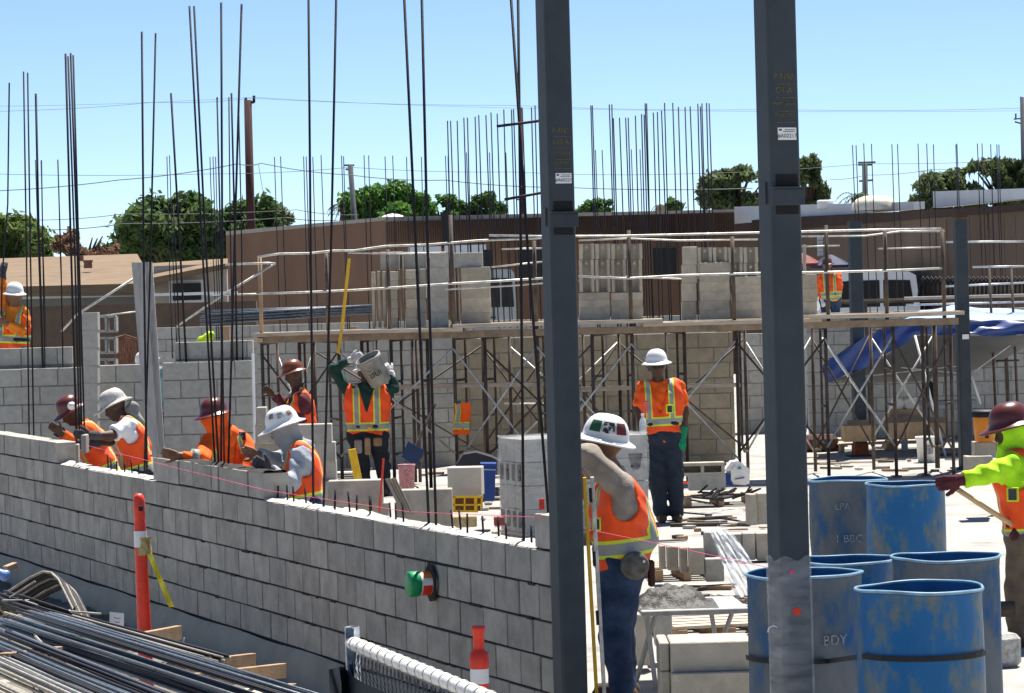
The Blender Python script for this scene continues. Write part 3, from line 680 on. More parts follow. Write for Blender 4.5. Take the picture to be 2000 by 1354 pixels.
prism_wall(b2, 'fascia', 1822, 374, 2060, 366, 77.2, 69.6, W(1900, 399, 74.8)[2], WHT2)
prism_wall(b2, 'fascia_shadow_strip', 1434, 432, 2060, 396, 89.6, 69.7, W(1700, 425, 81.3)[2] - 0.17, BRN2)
for i in range(26):
    t = i / 25.0; x = 1445 + t * 560; D = 89.7 + (70.1 - 89.7) * t
    part(b2, 'batten', mat('tan_batten', (0.13, 0.085, 0.055), 0.9), MB().tube([W(x, 455 - 35 * t, D), W(x + 6, 640, D)], 0.012, 4))
for (x0, y0, x1, y1) in ((1596, 462, 1622, 500), (1624, 462, 1660, 512)):
    a, b = W(x0, y0, 83.5), W(x1, y1, 83.5); d_ = part(b2, 'roller_door', WHT2, MB().box((a + b) / 2, (b[0] - a[0], 0.1, abs(a[2] - b[2]))))
    for q in range(6): part(d_, 'slat', mat('slat_grey', (0.3, 0.31, 0.32)), MB().box((a + b) / 2 + np.array([0, -0.06, (q - 2.5) * 0.1]), (b[0] - a[0], 0.02, 0.018)))
lad = part(b2, 'roof_ladder', SCAF, MB().tube([W(1928, 405, 73.4), W(1936, 530, 73.4)], 0.03, 6).tube([W(1955, 404, 73.4), W(1962, 530, 73.4)], 0.03, 6))
for q in range(9): part(lad, 'rung', SCAF, MB().tube([W(1928 + q * .7, 415 + q * 13, 73.4), W(1955 + q * .7, 414 + q * 13, 73.4)], 0.018, 5))
part(b2, 'skylight', mat('cream_dome', (0.62, 0.58, 0.48), 0.6), MB().lathe([(0.66, 0), (0.62, 0.19), (0.5, 0.3), (0.27, 0.37), (0, 0.385)], 24, W(1708, 411, 80.0), (AX[0] * 0.9, AX[1] * 0.9, AX[2])), True)
part(b2, 'roof_unit', WHITE, MB().box(W(1612, 399, 83.5), (0.42, 0.4, 0.22), b=0.03))
# house at left
hs = thing('house', 'low tan-roofed house with grey eave at far left', 'house', G(140, 800))
RF = tri_mat('tan_roof', [(0.125, 0.085, 0.052), (0.165, 0.115, 0.07), (0.20, 0.145, 0.09)], [0.3, 0.5, 0.75], 3, 0.9, stretch=(0.5, 0.5, 8), bump=0.3)
GRW = mat('grey_wall', (0.20, 0.205, 0.20), 0.85, 0.1, 1); PALEW = mat('pale_wall', (0.36, 0.33, 0.29), 0.85, 0.08, 1)
ra, rb_, rc, rd_ = W(-60, 507, 76), W(268, 496, 76), W(300, 553, 66), W(-90, 563, 66)
q = np.array([0, 0, -0.18])
part(hs, 'roof', RF, MB().add([ra, rb_, rc, rd_, ra + q, rb_ + q, rc + q, rd_ + q], [(0, 3, 2, 1), (4, 5, 6, 7), (0, 1, 5, 4), (1, 2, 6, 5), (2, 3, 7, 6), (3, 0, 4, 7)]))
rc2, rd2 = W(315, 592, 72), W(290, 497, 80)
prism_wall(hs, 'eave_wall', -90, 566, 300, 557, 67.5, 67.5, W(0, 602, 67)[2], GRW)
prism_wall(hs, 'lower_wall', -90, 598, 330, 588, 67.6, 67.6, 0, BRN)
prism_wall(hs, 'gutter', -90, 581, 300, 577, 66.9, 66.9, W(0, 586, 67)[2], WHT2, 0.1)
part(hs, 'roof_vent', mat('vent_brown', (0.2, 0.12, 0.08)), MB().lathe([(0.10, 0), (0.09, 0.12), (0.11, 0.14), (0.11, 0.18), (0, 0.2)], 12, W(172, 524, 70)))
part(hs, 'roof_vent', MATS['vent_brown'], MB().box(W(158, 505, 72), (0.12, 0.12, 0.12)))
hx = thing('house', 'pale gabled house wing behind the leaning planks', 'house', G(360, 800))
prism_wall(hx, 'front_wall', 300, 520, 442, 515, 66.5, 66.5, 0, PALEW)
a_, b_, c_, d_ = W(285, 515, 70), W(445, 505, 70), W(445, 514, 65.5), W(285, 545, 65.5)
part(hx, 'roof', RF, MB().add([a_, b_, c_, d_, a_ - ZD * .12, b_ - ZD * .12, c_ - ZD * .12, d_ - ZD * .12], [(0, 3, 2, 1), (4, 5, 6, 7), (0, 1, 5, 4), (1, 2, 6, 5), (2, 3, 7, 6), (3, 0, 4, 7)]))
w_ = part(hx, 'window', WHT2, MB().box(W(365, 570, 66.2), (0.75, 0.08, 0.5), b=0.01)); part(w_, 'pane', BLACK, MB().box(W(365, 570, 66.1), (0.6, 0.06, 0.36)))
part(hx, 'rail', WHITE, MB().box(W(375, 574, 65.3), (1.9, 0.05, 0.06)))
# low brown yard wall
yw = MB(); 
yard = thing('yard_wall', 'low dark brown yard wall below the houses at left', 'wall', G(250, 800)); prism_wall(yard, 'panel', -60, 602, 500, 588, 62, 62, 0, mat('yard_brown', (0.10, 0.07, 0.052), 0.9))

# ---- trees
def tree(name, label, cx, top, bot, w, D, col, col2, n=7000, leaf=0.16, trunk=True, droop=0.0, gap=0.25, seed=0, group=None, lobes=20):
    if D > 85 and cx > 580: D += 22; leaf *= 1.2
    n = int(n * 1.7); leaf *= 0.76
    r_ = np.random.default_rng(seed)
    base = W(cx, 640, D); zt = W(cx, top, D)[2]; zb = W(cx, bot, D)[2]; hw = w / 2 / PXM(D); hz = (zt - zb) / 2
    c0 = np.array([base[0], base[1], (zt + zb) / 2]); t = thing(name, label, 'tree', (base[0], base[1], 0), group)
    bark = mat('bark', (0.09, 0.065, 0.045), 0.95, 0.3, 10)
    tr = MB().tube([(base[0], base[1], 0), (base[0] + .1, base[1], zb * 0.6 + 0.3), (base[0], base[1], c0[2])], [0.22, 0.17, 0.08], 8)
    ls = []
    for k in range(lobes):
        a = r_.uniform(0, 2 * math.pi); q = r_.uniform(0.2, 0.92) ** 0.8; zz = r_.uniform(-0.8, 0.85 - 0.55 * q * q)
        ls.append((c0 + np.array([math.cos(a) * hw * q, math.sin(a) * hw * q * 0.8, zz * hz]), r_.uniform(0.14, 0.36)))
    ls += [(c0 + np.array([hw * s_, 0, z_ * hz]), 0.33) for (s_, z_) in ((-.62, -.35), (.62, -.3), (-.3, .45), (.25, .55))]
    for (lc, _) in ls: tr.tube([(base[0], base[1], zb * 0.6 + 0.2), (lc + np.array([base[0], base[1], zb])) / 2, lc], [0.07, 0.045, 0.02], 5)
    part(t, 'trunk', bark, tr, True)
    m = tri_mat('leaf_' + label[:14], [tuple(c * 1.1 for c in col), tuple(c * 1.8 for c in col), tuple(c * 1.7 for c in col2)], [0.3, 0.5, 0.72], 1.2, 0.7)
    if not m.node_tree.nodes.get('leaf_mix'):
        nt = m.node_tree; tr_ = nt.nodes.new('ShaderNodeBsdfTranslucent'); mx_ = nt.nodes.new('ShaderNodeMixShader'); mx_.name = 'leaf_mix'; mx_.inputs[0].default_value = 0.4
        bs_ = nt.nodes['Principled BSDF']; nt.links.new(bs_.inputs['Base Color'].links[0].from_socket, tr_.inputs[0]); nt.links.new(bs_.outputs[0], mx_.inputs[1]); nt.links.new(tr_.outputs[0], mx_.inputs[2]); nt.links.new(mx_.outputs[0], nt.nodes['Material Output'].inputs[0])
    P = []; per = n // len(ls)
    for (lc, lr) in ls:
        d = r_.normal(size=(per, 3)); d /= np.linalg.norm(d, axis=1)[:, None]; rad = r_.uniform(0.15, 1.25, (per, 1)) ** 0.75
        rad[: per // 9] *= 1.3; P.append(lc + d * rad * np.array([hw * lr, hw * lr, hz * lr * 1.1]))
    P = np.concatenate(P)
    keep = (np.sin(P[:, 0] * 2.7 + seed) * np.sin(P[:, 2] * 3.3 + 1.3 * seed) * np.sin(P[:, 1] * 2.1)) > -gap
    P = P[keep]; N_ = len(P)
    A = r_.normal(size=(N_, 3)); A[:, 2] -= droop; A /= np.linalg.norm(A, axis=1)[:, None]
    B = np.cross(A, r_.normal(size=(N_, 3))); B /= np.linalg.norm(B, axis=1)[:, None]
    s1 = leaf * r_.uniform(0.6, 1.3, (N_, 1)); s2 = s1 * 0.42
    V = np.stack([P - A * s1, P + B * s2, P + A * s1, P - B * s2], 1).reshape(-1, 3) - np.array(t['_loc'])
    me = bpy.data.meshes.new('crown'); me.vertices.add(4 * N_); me.vertices.foreach_set('co', V.ravel())
    me.loops.add(4 * N_); me.loops.foreach_set('vertex_index', np.arange(4 * N_)); me.polygons.add(N_)
    me.polygons.foreach_set('loop_start', np.arange(N_) * 4); me.materials.append(m); me.update()
    ob = bpy.data.objects.new('crown', me); COL.objects.link(ob); ob.parent = t
    return t
GR, GR2 = (0.045, 0.085, 0.022), (0.10, 0.15, 0.04)
tree('broadleaf_tree', 'large dense dark green tree behind the leaning planks', 345, 372, 540, 240, 112, (0.036, 0.066, 0.02), (0.095, 0.125, 0.04), 15000, 0.22, seed=1, gap=0.5)
tree('broadleaf_tree', 'dark green tree behind the tall brown pole', 505, 378, 540, 150, 112, (0.04, 0.075, 0.022), (0.10, 0.13, 0.045), 8000, 0.21, seed=2)
tree('broadleaf_tree', 'light green tree at the left edge above the house roof', 20, 408, 540, 160, 84, (0.075, 0.11, 0.03), (0.16, 0.2, 0.06), 8500, 0.17, seed=3)
tree('bare_tree', 'sparse reddish brown tree between the two left green trees', 170, 448, 520, 125, 95, (0.10, 0.055, 0.035), (0.16, 0.10, 0.06), 2600, 0.16, seed=4, gap=0.05)
tree('broadleaf_tree', 'bright green rounded tree above the brown building roof', 765, 352, 460, 165, 86, (0.045, 0.11, 0.02), (0.10, 0.19, 0.04), 9000, 0.16, seed=5, gap=0.4)
tree('broadleaf_tree', 'small green tree right of the rounded tree on the roof line', 870, 378, 450, 80, 92, (0.04, 0.09, 0.02), (0.09, 0.15, 0.04), 3000, 0.15, seed=6)
tree('broadleaf_tree', 'dark small tree behind the crossing tie bars', 952, 376, 440, 75, 92, (0.035, 0.07, 0.02), (0.07, 0.12, 0.03), 2800, 0.15, seed=7)
tree('broadleaf_tree', 'low shrubby tree just right of the first steel column', 1165, 388, 425, 80, 92, (0.05, 0.10, 0.03), (0.12, 0.18, 0.06), 1300, 0.14, seed=8, gap=0.05)
tree('broadleaf_tree', 'tiny treetop over the roof below the thick bar cluster', 1325, 382, 430, 50, 92, (0.05, 0.09, 0.03), (0.10, 0.15, 0.05), 800, 0.14, seed=9, gap=0.05)
tree('broadleaf_tree', 'olive green drooping tree left of the second steel column', 1440, 322, 430, 130, 88, (0.055, 0.075, 0.03), (0.12, 0.13, 0.06), 6500, 0.17, droop=1.0, seed=10, gap=0.35)
tree('broadleaf_tree', 'olive green drooping tree right of the second steel column', 1585, 300, 430, 80, 88, (0.06, 0.08, 0.03), (0.14, 0.16, 0.07), 5000, 0.17, droop=1.0, seed=11, gap=0.35)
tree('broadleaf_tree', 'wispy olive tree over the white fascia right of the skylight', 1850, 330, 430, 140, 80, (0.055, 0.075, 0.03), (0.12, 0.14, 0.06), 6000, 0.16, droop=1.2, seed=12)
tree('broadleaf_tree', 'taller wispy olive tree at the right edge', 1970, 302, 410, 130, 80, (0.05, 0.07, 0.028), (0.11, 0.13, 0.06), 6500, 0.16, droop=1.2, seed=13)
tree('broadleaf_tree', 'faint treetop at far right edge of the left group of houses', 545, 398, 500, 70, 115, (0.06, 0.085, 0.035), (0.13, 0.16, 0.07), 1500, 0.15, seed=14, gap=0.05)
def palm(label, cx, cy, w, D, n=26, seed=0):
    r_ = np.random.default_rng(seed); c = W(cx, cy, D); t = thing('palm_tree', label, 'palm', (c[0], c[1], 0)); S = w / 2 / PXM(D)
    part(t, 'trunk', MATS['bark'], MB().tube([(c[0], c[1], 0), c], [0.2, 0.14], 8), True)
    fm = mat('palm_frond', (0.065, 0.09, 0.04), 0.7, 0.3, 3)
    for k in range(n):
        a = r_.uniform(0, 2 * math.pi); e = r_.uniform(-0.2, 1.1); mb = MB(); prev = None; L = S * r_.uniform(.8, 1.1)
        pts = []
        for i in range(8):
            u = i / 7; pts.append(c + np.array([math.cos(a) * L * u, math.sin(a) * L * u, L * (e * u - 1.1 * u * u)]))
        side = np.array([-math.sin(a), math.cos(a), 0])
        for i in range(1, 8):
            for sg in (-1, 1):
                q = pts[i]; tip = q + side * sg * L * 0.22 * (1.1 - i / 8) - ZD * L * 0.12 + (pts[i] - pts[i - 1]) * 0.9
                mb.add([q, q + (pts[i] - pts[i - 1]) * 0.35, tip], [(0, 1, 2)])
        mb.tube(pts, 0.012, 4); part(t, 'frond', fm, mb)
palm('small palm crown left of the pale skylight dome', 1672, 385, 90, 104, seed=1)
palm('shaggy palm crown beside the short utility pole', 672, 405, 60, 108, seed=2)
palm('distant palm crown at roof line between the two steel columns', 1290, 402, 40, 112, 14, seed=3)
# ---- utility poles and wires
POLE = mat('pole_wood', (0.055, 0.022, 0.02), 0.9, 0.3, 4, stretch=(6, 6, 0.5))
def pole(label, xt, yt, xb, yb, D, r, arms=(), m=POLE, extra=None):
    t = thing('utility_pole', label, 'pole', (W(xb, yb, D)[0], W(xb, yb, D)[1], 0))
    b_ = W(xb, yb, D); tp_ = W(xt, yt, D); e = tp_ - b_; b_ = b_ - e * ((b_[2]) / e[2])
    part(t, 'shaft', m, MB().tube([b_, tp_], [r * 1.15, r * 0.9], 10), True)
    for (x0, y0, x1, y1) in arms: part(t, 'crossarm', m, MB().tube([W(x0, y0, D), W(x1, y1, D)], r * 0.35, 6))
    for p in (extra or ()): part(t, 'insulator', BLACK, MB().tube([W(p[0], p[1], D), W(p[0], p[1] - p[2], D)], r * 0.35, 6))
    return t
pole('tall reddish brown utility pole rising behind the dark tree', 484, 196, 490, 445, 110, 0.155, [(484, 200, 496, 200)], extra=[(496, 201, 14), (480, 196, 5)])
pole('short grey utility pole with crossarms left of the rounded tree', 684, 322, 690, 400, 106, 0.10, [(672, 323, 692, 323), (675, 331, 690, 331)], mat('pole_grey', (0.07, 0.08, 0.09), 0.9))
pole('reddish utility pole between the first column and tie bars', 1016, 210, 1020, 420, 106, 0.08, [(1008, 390, 1026, 390)])
pole('double-arm utility pole behind the pale skylight dome', 1689, 318, 1690, 405, 106, 0.105, [(1676, 318, 1710, 317), (1676, 322, 1704, 322), (1678, 354, 1705, 352)], MATS['pole_grey'])
pole('utility pole with curled brackets at the right edge', 1996, 190, 2000, 380, 80, 0.06, [(1980, 233, 2010, 230), (1982, 238, 2010, 246)], MATS['pole_grey'], extra=[(1984, 232, 10), (1994, 195, 6)])
pole('far thin pole above the reddish bare tree', 134, 442, 135, 480, 110, 0.06)
WIRE = mat('wire', (0.06, 0.07, 0.08), 0.6)
def wire(pts, label, D=88, r=0.008):
    P = [W(x, y, D) for (x, y) in pts]; Q = []
    for i in range(len(P) - 1):
        for k in range(6):
            u = k / 6; Q.append(P[i] * (1 - u) + P[i + 1] * u - ZD * 0.05 * 4 * u * (1 - u))
    Q.append(P[-1]); tag(MB().tube(Q, r, 4).build('power_line', WIRE), label, 'power line', 'overhead wires across the sky')
wire([(-40, 218), (300, 200), (494, 192), (1000, 206), (1500, 214), (2040, 210)], 'upper thin wire crossing the sky through the tall pole top', 80, 0.005)
wire([(-40, 208), (494, 190), (1100, 213), (2040, 216)], 'second thin wire just below the topmost wire', 81, 0.004)
wire([(-40, 374), (230, 352), (465, 320), (510, 319), (685, 342), (870, 352), (1100, 366), (1470, 368)], 'dark sagging wire running from the left edge to the tall pole', 80, 0.011)
wire([(-40, 339), (400, 340), (685, 327), (1000, 336), (1330, 340), (1690, 320), (2040, 310)], 'thin level wire halfway up the sky', 90, 0.007)
wire([(60, 430), (240, 418), (580, 410), (700, 420)], 'low wire over the left trees', 90, 0.010)
wire([(85, 449), (240, 437), (560, 425), (660, 430)], 'lowest wire touching the dark left tree', 90, 0.012)
wire([(1620, 350), (1690, 342), (1820, 331), (2040, 318)], 'wire running right from the double-arm pole', 90, 0.008)
wire([(505, 322), (516, 384)], 'slack guy wire hanging beside the tall pole', 79, 0.006)
# ================================================================== PEOPLE
def surfnet(F, org, h):
    s = F < 0; nx, ny, nz = F.shape
    cnt = np.zeros((nx - 1, ny - 1, nz - 1), np.float32); acc = np.zeros((nx - 1, ny - 1, nz - 1, 3), np.float32)
    cor = [(i, j, k) for i in (0, 1) for j in (0, 1) for k in (0, 1)]
    sl = lambda c: (slice(c[0], nx - 1 + c[0]), slice(c[1], ny - 1 + c[1]), slice(c[2], nz - 1 + c[2]))
    for a in cor:
        for ax in range(3):
            if a[ax] == 1: continue
            b = list(a); b[ax] = 1; b = tuple(b)
            fa, fb = F[sl(a)], F[sl(b)]; mk = (fa < 0) != (fb < 0)
            t = np.where(mk, fa / np.where(mk, fa - fb, 1), 0)
            cnt += mk
            for d in range(3): acc[..., d] += np.where(mk, a[d] + (t if d == ax else 0), 0)
    act = cnt > 0; idx = -np.ones(cnt.shape, np.int64); idx[act] = np.arange(act.sum())
    ii = np.argwhere(act); V = (ii + acc[act] / cnt[act][:, None]) * h + org
    faces = []
    for ax in range(3):
        u, v = [(1, 2), (2, 0), (0, 1)][ax]
        a = [slice(None)] * 3; b = [slice(None)] * 3; a[ax] = slice(0, -1); b[ax] = slice(1, None)
        mk = s[tuple(a)] != s[tuple(b)]; pts = np.argwhere(mk)
        ok = (pts[:, u] > 0) & (pts[:, v] > 0) & (pts[:, u] < F.shape[u] - 1) & (pts[:, v] < F.shape[v] - 1); pts = pts[ok]
        inside = s[tuple(pts.T)]
        def g_(du, dv):
            q = pts.copy(); q[:, u] += du; q[:, v] += dv; return idx[tuple(q.T)]
        Q = np.stack([g_(-1, -1), g_(0, -1), g_(0, 0), g_(-1, 0)], 1)
        Q[~inside] = Q[~inside][:, ::-1]; faces.append(Q)
    return V, np.concatenate(faces)
def cap_d(P, c):
    a, b, ra, rb = c[:4]; a = np.asarray(a, np.float32); ba = np.asarray(b, np.float32) - a; L = float(ba @ ba) + 1e-9
    t = np.clip(((P - a) @ ba) / L, 0, 1); return np.linalg.norm(P - a - t[:, None] * ba, axis=1) - (ra + (rb - ra) * t)
def smin(a, b, k):
    h = np.clip(0.5 + 0.5 * (b - a) / k, 0, 1); return b * (1 - h) + a * h - k * h * (1 - h)
def folds(P, amp, fr=1.0, sd=0.0):
    x, y, z = P[:, 0] * fr, P[:, 1] * fr, P[:, 2] * fr
    return amp * (np.sin(31 * x + 17 * z + 9 * np.sin(5 * z + sd) + sd) * 0.5 + np.sin(23 * z - 19 * y + 11 * np.sin(6 * x + sd)) * 0.5 + 0.5 * np.sin(55 * z + 40 * x + 3 * np.sin(9 * y) + 2 * sd))
def sdf_mesh(caps, h, infl=0.0, k=0.04, fold=0.0, clip=None, sd=0.0, fr=1.0):
    pts = np.array([p for c in caps for p in (c[0], c[1])]); mr = max(max(c[2], c[3]) for c in caps) + infl + 0.05
    lo, hi = pts.min(0) - mr, pts.max(0) + mr; n = np.ceil((hi - lo) / h).astype(int) + 1
    gx = np.stack(np.meshgrid(*[np.arange(q) for q in n], indexing='ij'), -1).reshape(-1, 3).astype(np.float32) * h + lo.astype(np.float32)
    d = None
    for c in caps:
        e = cap_d(gx, c); d = e if d is None else smin(d, e, k)
    d = d - infl
    if fold: d = d + folds(gx, fold, fr, sd)
    if clip is not None: d = clip(gx, d)
    return surfnet(d.reshape(n), lo, h)
def mesh_np(name, V, F, m, parent, attr=None, smooth=True):
    me = bpy.data.meshes.new(name); V = V - np.array(parent['_loc'])
    me.vertices.add(len(V)); me.vertices.foreach_set('co', V.astype(np.float32).ravel())
    me.loops.add(F.size); me.loops.foreach_set('vertex_index', F.ravel().astype(np.int32)); me.polygons.add(len(F))
    me.polygons.foreach_set('loop_start', (np.arange(len(F)) * 4).astype(np.int32)); me.update(); me.validate()
    if smooth: me.polygons.foreach_set('use_smooth', [True] * len(me.polygons))
    if attr is not None:
        at = me.attributes.new('tl', 'FLOAT_VECTOR', 'POINT'); at.data.foreach_set('vector', attr.astype(np.float32).ravel())
    me.materials.append(m); ob = bpy.data.objects.new(name, me); COL.objects.link(ob); ob.parent = parent; ob['_loc'] = parent['_loc']
    return ob
_vm = {}
def vest_mat(base, band, band2=None, straps=(0.10, 0.035), side='both', trim=(0.62, 0.80, 0.03), key=''):
    k = (base, band, band2, straps, key)
    if k in _vm: return _vm[k]
    m, nt, b = _nodes('safety_vest'); N, L = nt.nodes, nt.links
    at = N.new('ShaderNodeAttribute'); at.attribute_name = 'tl'; sp = N.new('ShaderNodeSeparateXYZ'); L.new(at.outputs['Vector'], sp.inputs[0])
    def mth(op, a, b_=None, c=None):
        n = N.new('ShaderNodeMath'); n.operation = op
        for i, v in enumerate((a, b_, c)):
            if v is None: continue
            if isinstance(v, (int, float)): n.inputs[i].default_value = v
            else: L.new(v, n.inputs[i])
        return n.outputs[0]
    X, Z = sp.outputs[0], sp.outputs[2]; aX = mth('ABSOLUTE', X)
    def both(f):
        r = mth('COMPARE', Z, band[0], f(band[1]))
        if band2: r = mth('MAXIMUM', r, mth('COMPARE', Z, band2[0], f(band2[1])))
        st = mth('MULTIPLY', mth('COMPARE', aX, straps[0], f(straps[1])), mth('GREATER_THAN', Z, band[0]))
        return mth('MAXIMUM', r, st)
    outer = both(lambda w: w); inner = both(lambda w: w * 0.62)
    nz = N.new('ShaderNodeTexNoise'); nz.inputs['Scale'].default_value = 7; nz.inputs['Detail'].default_value = 5
    mr = N.new('ShaderNodeMapRange'); mr.inputs[3].default_value = 0.75; mr.inputs[4].default_value = 1.15; L.new(nz.outputs['Fac'], mr.inputs[0])
    def mix(fac, a, b_):
        n = N.new('ShaderNodeMix'); n.data_type = 'RGBA'; L.new(fac, n.inputs[0])
        for i, v in ((6, a), (7, b_)):
            if isinstance(v, tuple): n.inputs[i].default_value = (*v, 1)
            else: L.new(v, n.inputs[i])
        return n.outputs[2]
    c = mix(outer, base, trim); c = mix(inner, c, (0.30, 0.31, 0.29))
    sc_ = N.new('ShaderNodeVectorMath'); sc_.operation = 'SCALE'; L.new(c, sc_.inputs[0]); L.new(mr.outputs[0], sc_.inputs['Scale'])
    L.new(sc_.outputs[0], b.inputs['Base Color']); b.inputs['Roughness'].default_value = 0.75
    _vm[k] = m
    return m
def cloth(name, col, var=0.2): return mat('cloth_' + name, col, 0.9, var, 9, 0.55, 32)
SKIN = mat('skin_brown', (0.20, 0.10, 0.06), 0.6, 0.15, 12); SKIN_D = mat('skin_dark', (0.075, 0.038, 0.025), 0.6, 0.15, 12)
def hand_caps(wr, d, nrm_, curl=0.6, s=1.0, th=1):
    d = nrm(d); n = nrm(np.asarray(nrm_, float) - d * np.dot(nrm_, d)); x = np.cross(d, n); caps = []
    kn = wr + d * 0.085 * s
    caps.append((wr, kn, 0.024 * s, 0.020 * s))
    for o in (-.027, -.009, .009, .027): caps.append((wr + d * 0.025 * s + x * o * 0.6 * s, kn + x * o * s, 0.016 * s, 0.0125 * s))
    for o, L in ((-.030, .060), (-.010, .074), (.010, .078), (.029, .068)):
        p = kn + x * o * s; a = 0.0
        for q, fr_ in enumerate((0.45, 0.32, 0.25)):
            a += curl * (0.9 if q else 0.6); dd = d * math.cos(a) - n * math.sin(a); p2 = p + dd * L * fr_ * s
            caps.append((p, p2, 0.0098 * s - 0.0012 * q, 0.0088 * s - 0.0012 * q)); p = p2
    p = wr + d * 0.028 * s - x * 0.03 * s * th; a1 = nrm(d * 0.75 - x * 0.65 * th - n * 0.25)
    p1 = p + a1 * 0.04 * s; p2 = p1 + nrm(a1 + d * 0.5 - n * 0.4) * 0.032 * s
    caps += [(wr + d * 0.02 * s, p, 0.02 * s, 0.014 * s), (p, p1, 0.013 * s, 0.011 * s), (p1, p2, 0.0105 * s, 0.009 * s)]
    return caps
def hard_hat(par, c, up, fw, m, brim=0.045, s=1.0, name='hard_hat', peak=0.035):
    up = nrm(up); fw = nrm(np.asarray(fw, float) - up * np.dot(fw, up)); sd = np.cross(fw, up); mb = MB(); n = 36
    prof = []
    for i in range(9):
        a = math.pi / 2 * i / 8; prof.append((math.cos(a), math.sin(a)))
    vs = []; rows = []
    def ring(rx, ry, z, pk=0.0):
        r = []
        for k in range(n):
            a = 2 * math.pi * k / n; f_ = max(0, math.cos(a)) ** 2 * pk
            rdg = 1 + 0.025 * math.exp(-(math.sin(a) / 0.22) ** 2) * (1 if 0.3 < z / 0.13 < 1.0 else 0)
            r.append(c + fw * math.cos(a) * (rx + f_) * s + sd * math.sin(a) * ry * s + up * (z * rdg - 0.012 * math.cos(a) ** 2 * (pk > 0)) * s)
        return r
    bz = brim
    L_ = [ring(0.118, 0.098, -0.004)] + [ring(0.128 + bz - 0.004, 0.108 + bz - 0.004, -0.02, peak), ring(0.130 + bz, 0.110 + bz, -0.015, peak), ring(0.130 + bz - 0.004, 0.110 + bz - 0.004, -0.010, peak), ring(0.136, 0.116, 0.008, peak * .2)]
    for (cr_, sr_) in prof: L_.append(ring(0.130 * cr_ ** 0.75 if cr_ > 1e-6 else 0.001, 0.110 * cr_ ** 0.75 if cr_ > 1e-6 else 0.001, 0.012 + 0.122 * sr_))
    for r in L_: vs += r
    fs = [(i * n + k, i * n + (k + 1) % n, (i + 1) * n + (k + 1) % n, (i + 1) * n + k) for i in range(len(L_) - 1) for k in range(n)]
    mb.add(vs, fs); o = part(par, name, m, mb, True)
    in_ = MB().add([c + fw * math.cos(2 * math.pi * k / n) * 0.117 * s + sd * math.sin(2 * math.pi * k / n) * 0.097 * s + up * 0.005 * s for k in range(n)], [tuple(range(n))]); part(o, 'suspension', BLACK, in_)
    return o, fw, sd, up
def hat_patch(hat, c, fw, sd, up, az, el, w, m, name='sticker', s=1.0):     # a decal lying on the shell
    mb = MB()
    def f(u, v):
        a = az + (u - .5) * w; e = el + (v - .5) * w * 1.0; ce = max(math.cos(e), 1e-3) ** 0.75
        return c + s * (fw * math.cos(a) * 0.132 * ce + sd * math.sin(a) * 0.112 * ce + up * (0.0125 + 0.1245 * math.sin(e)))
    mb.grid(f, 6, 6); part(hat, name, m, mb, True)
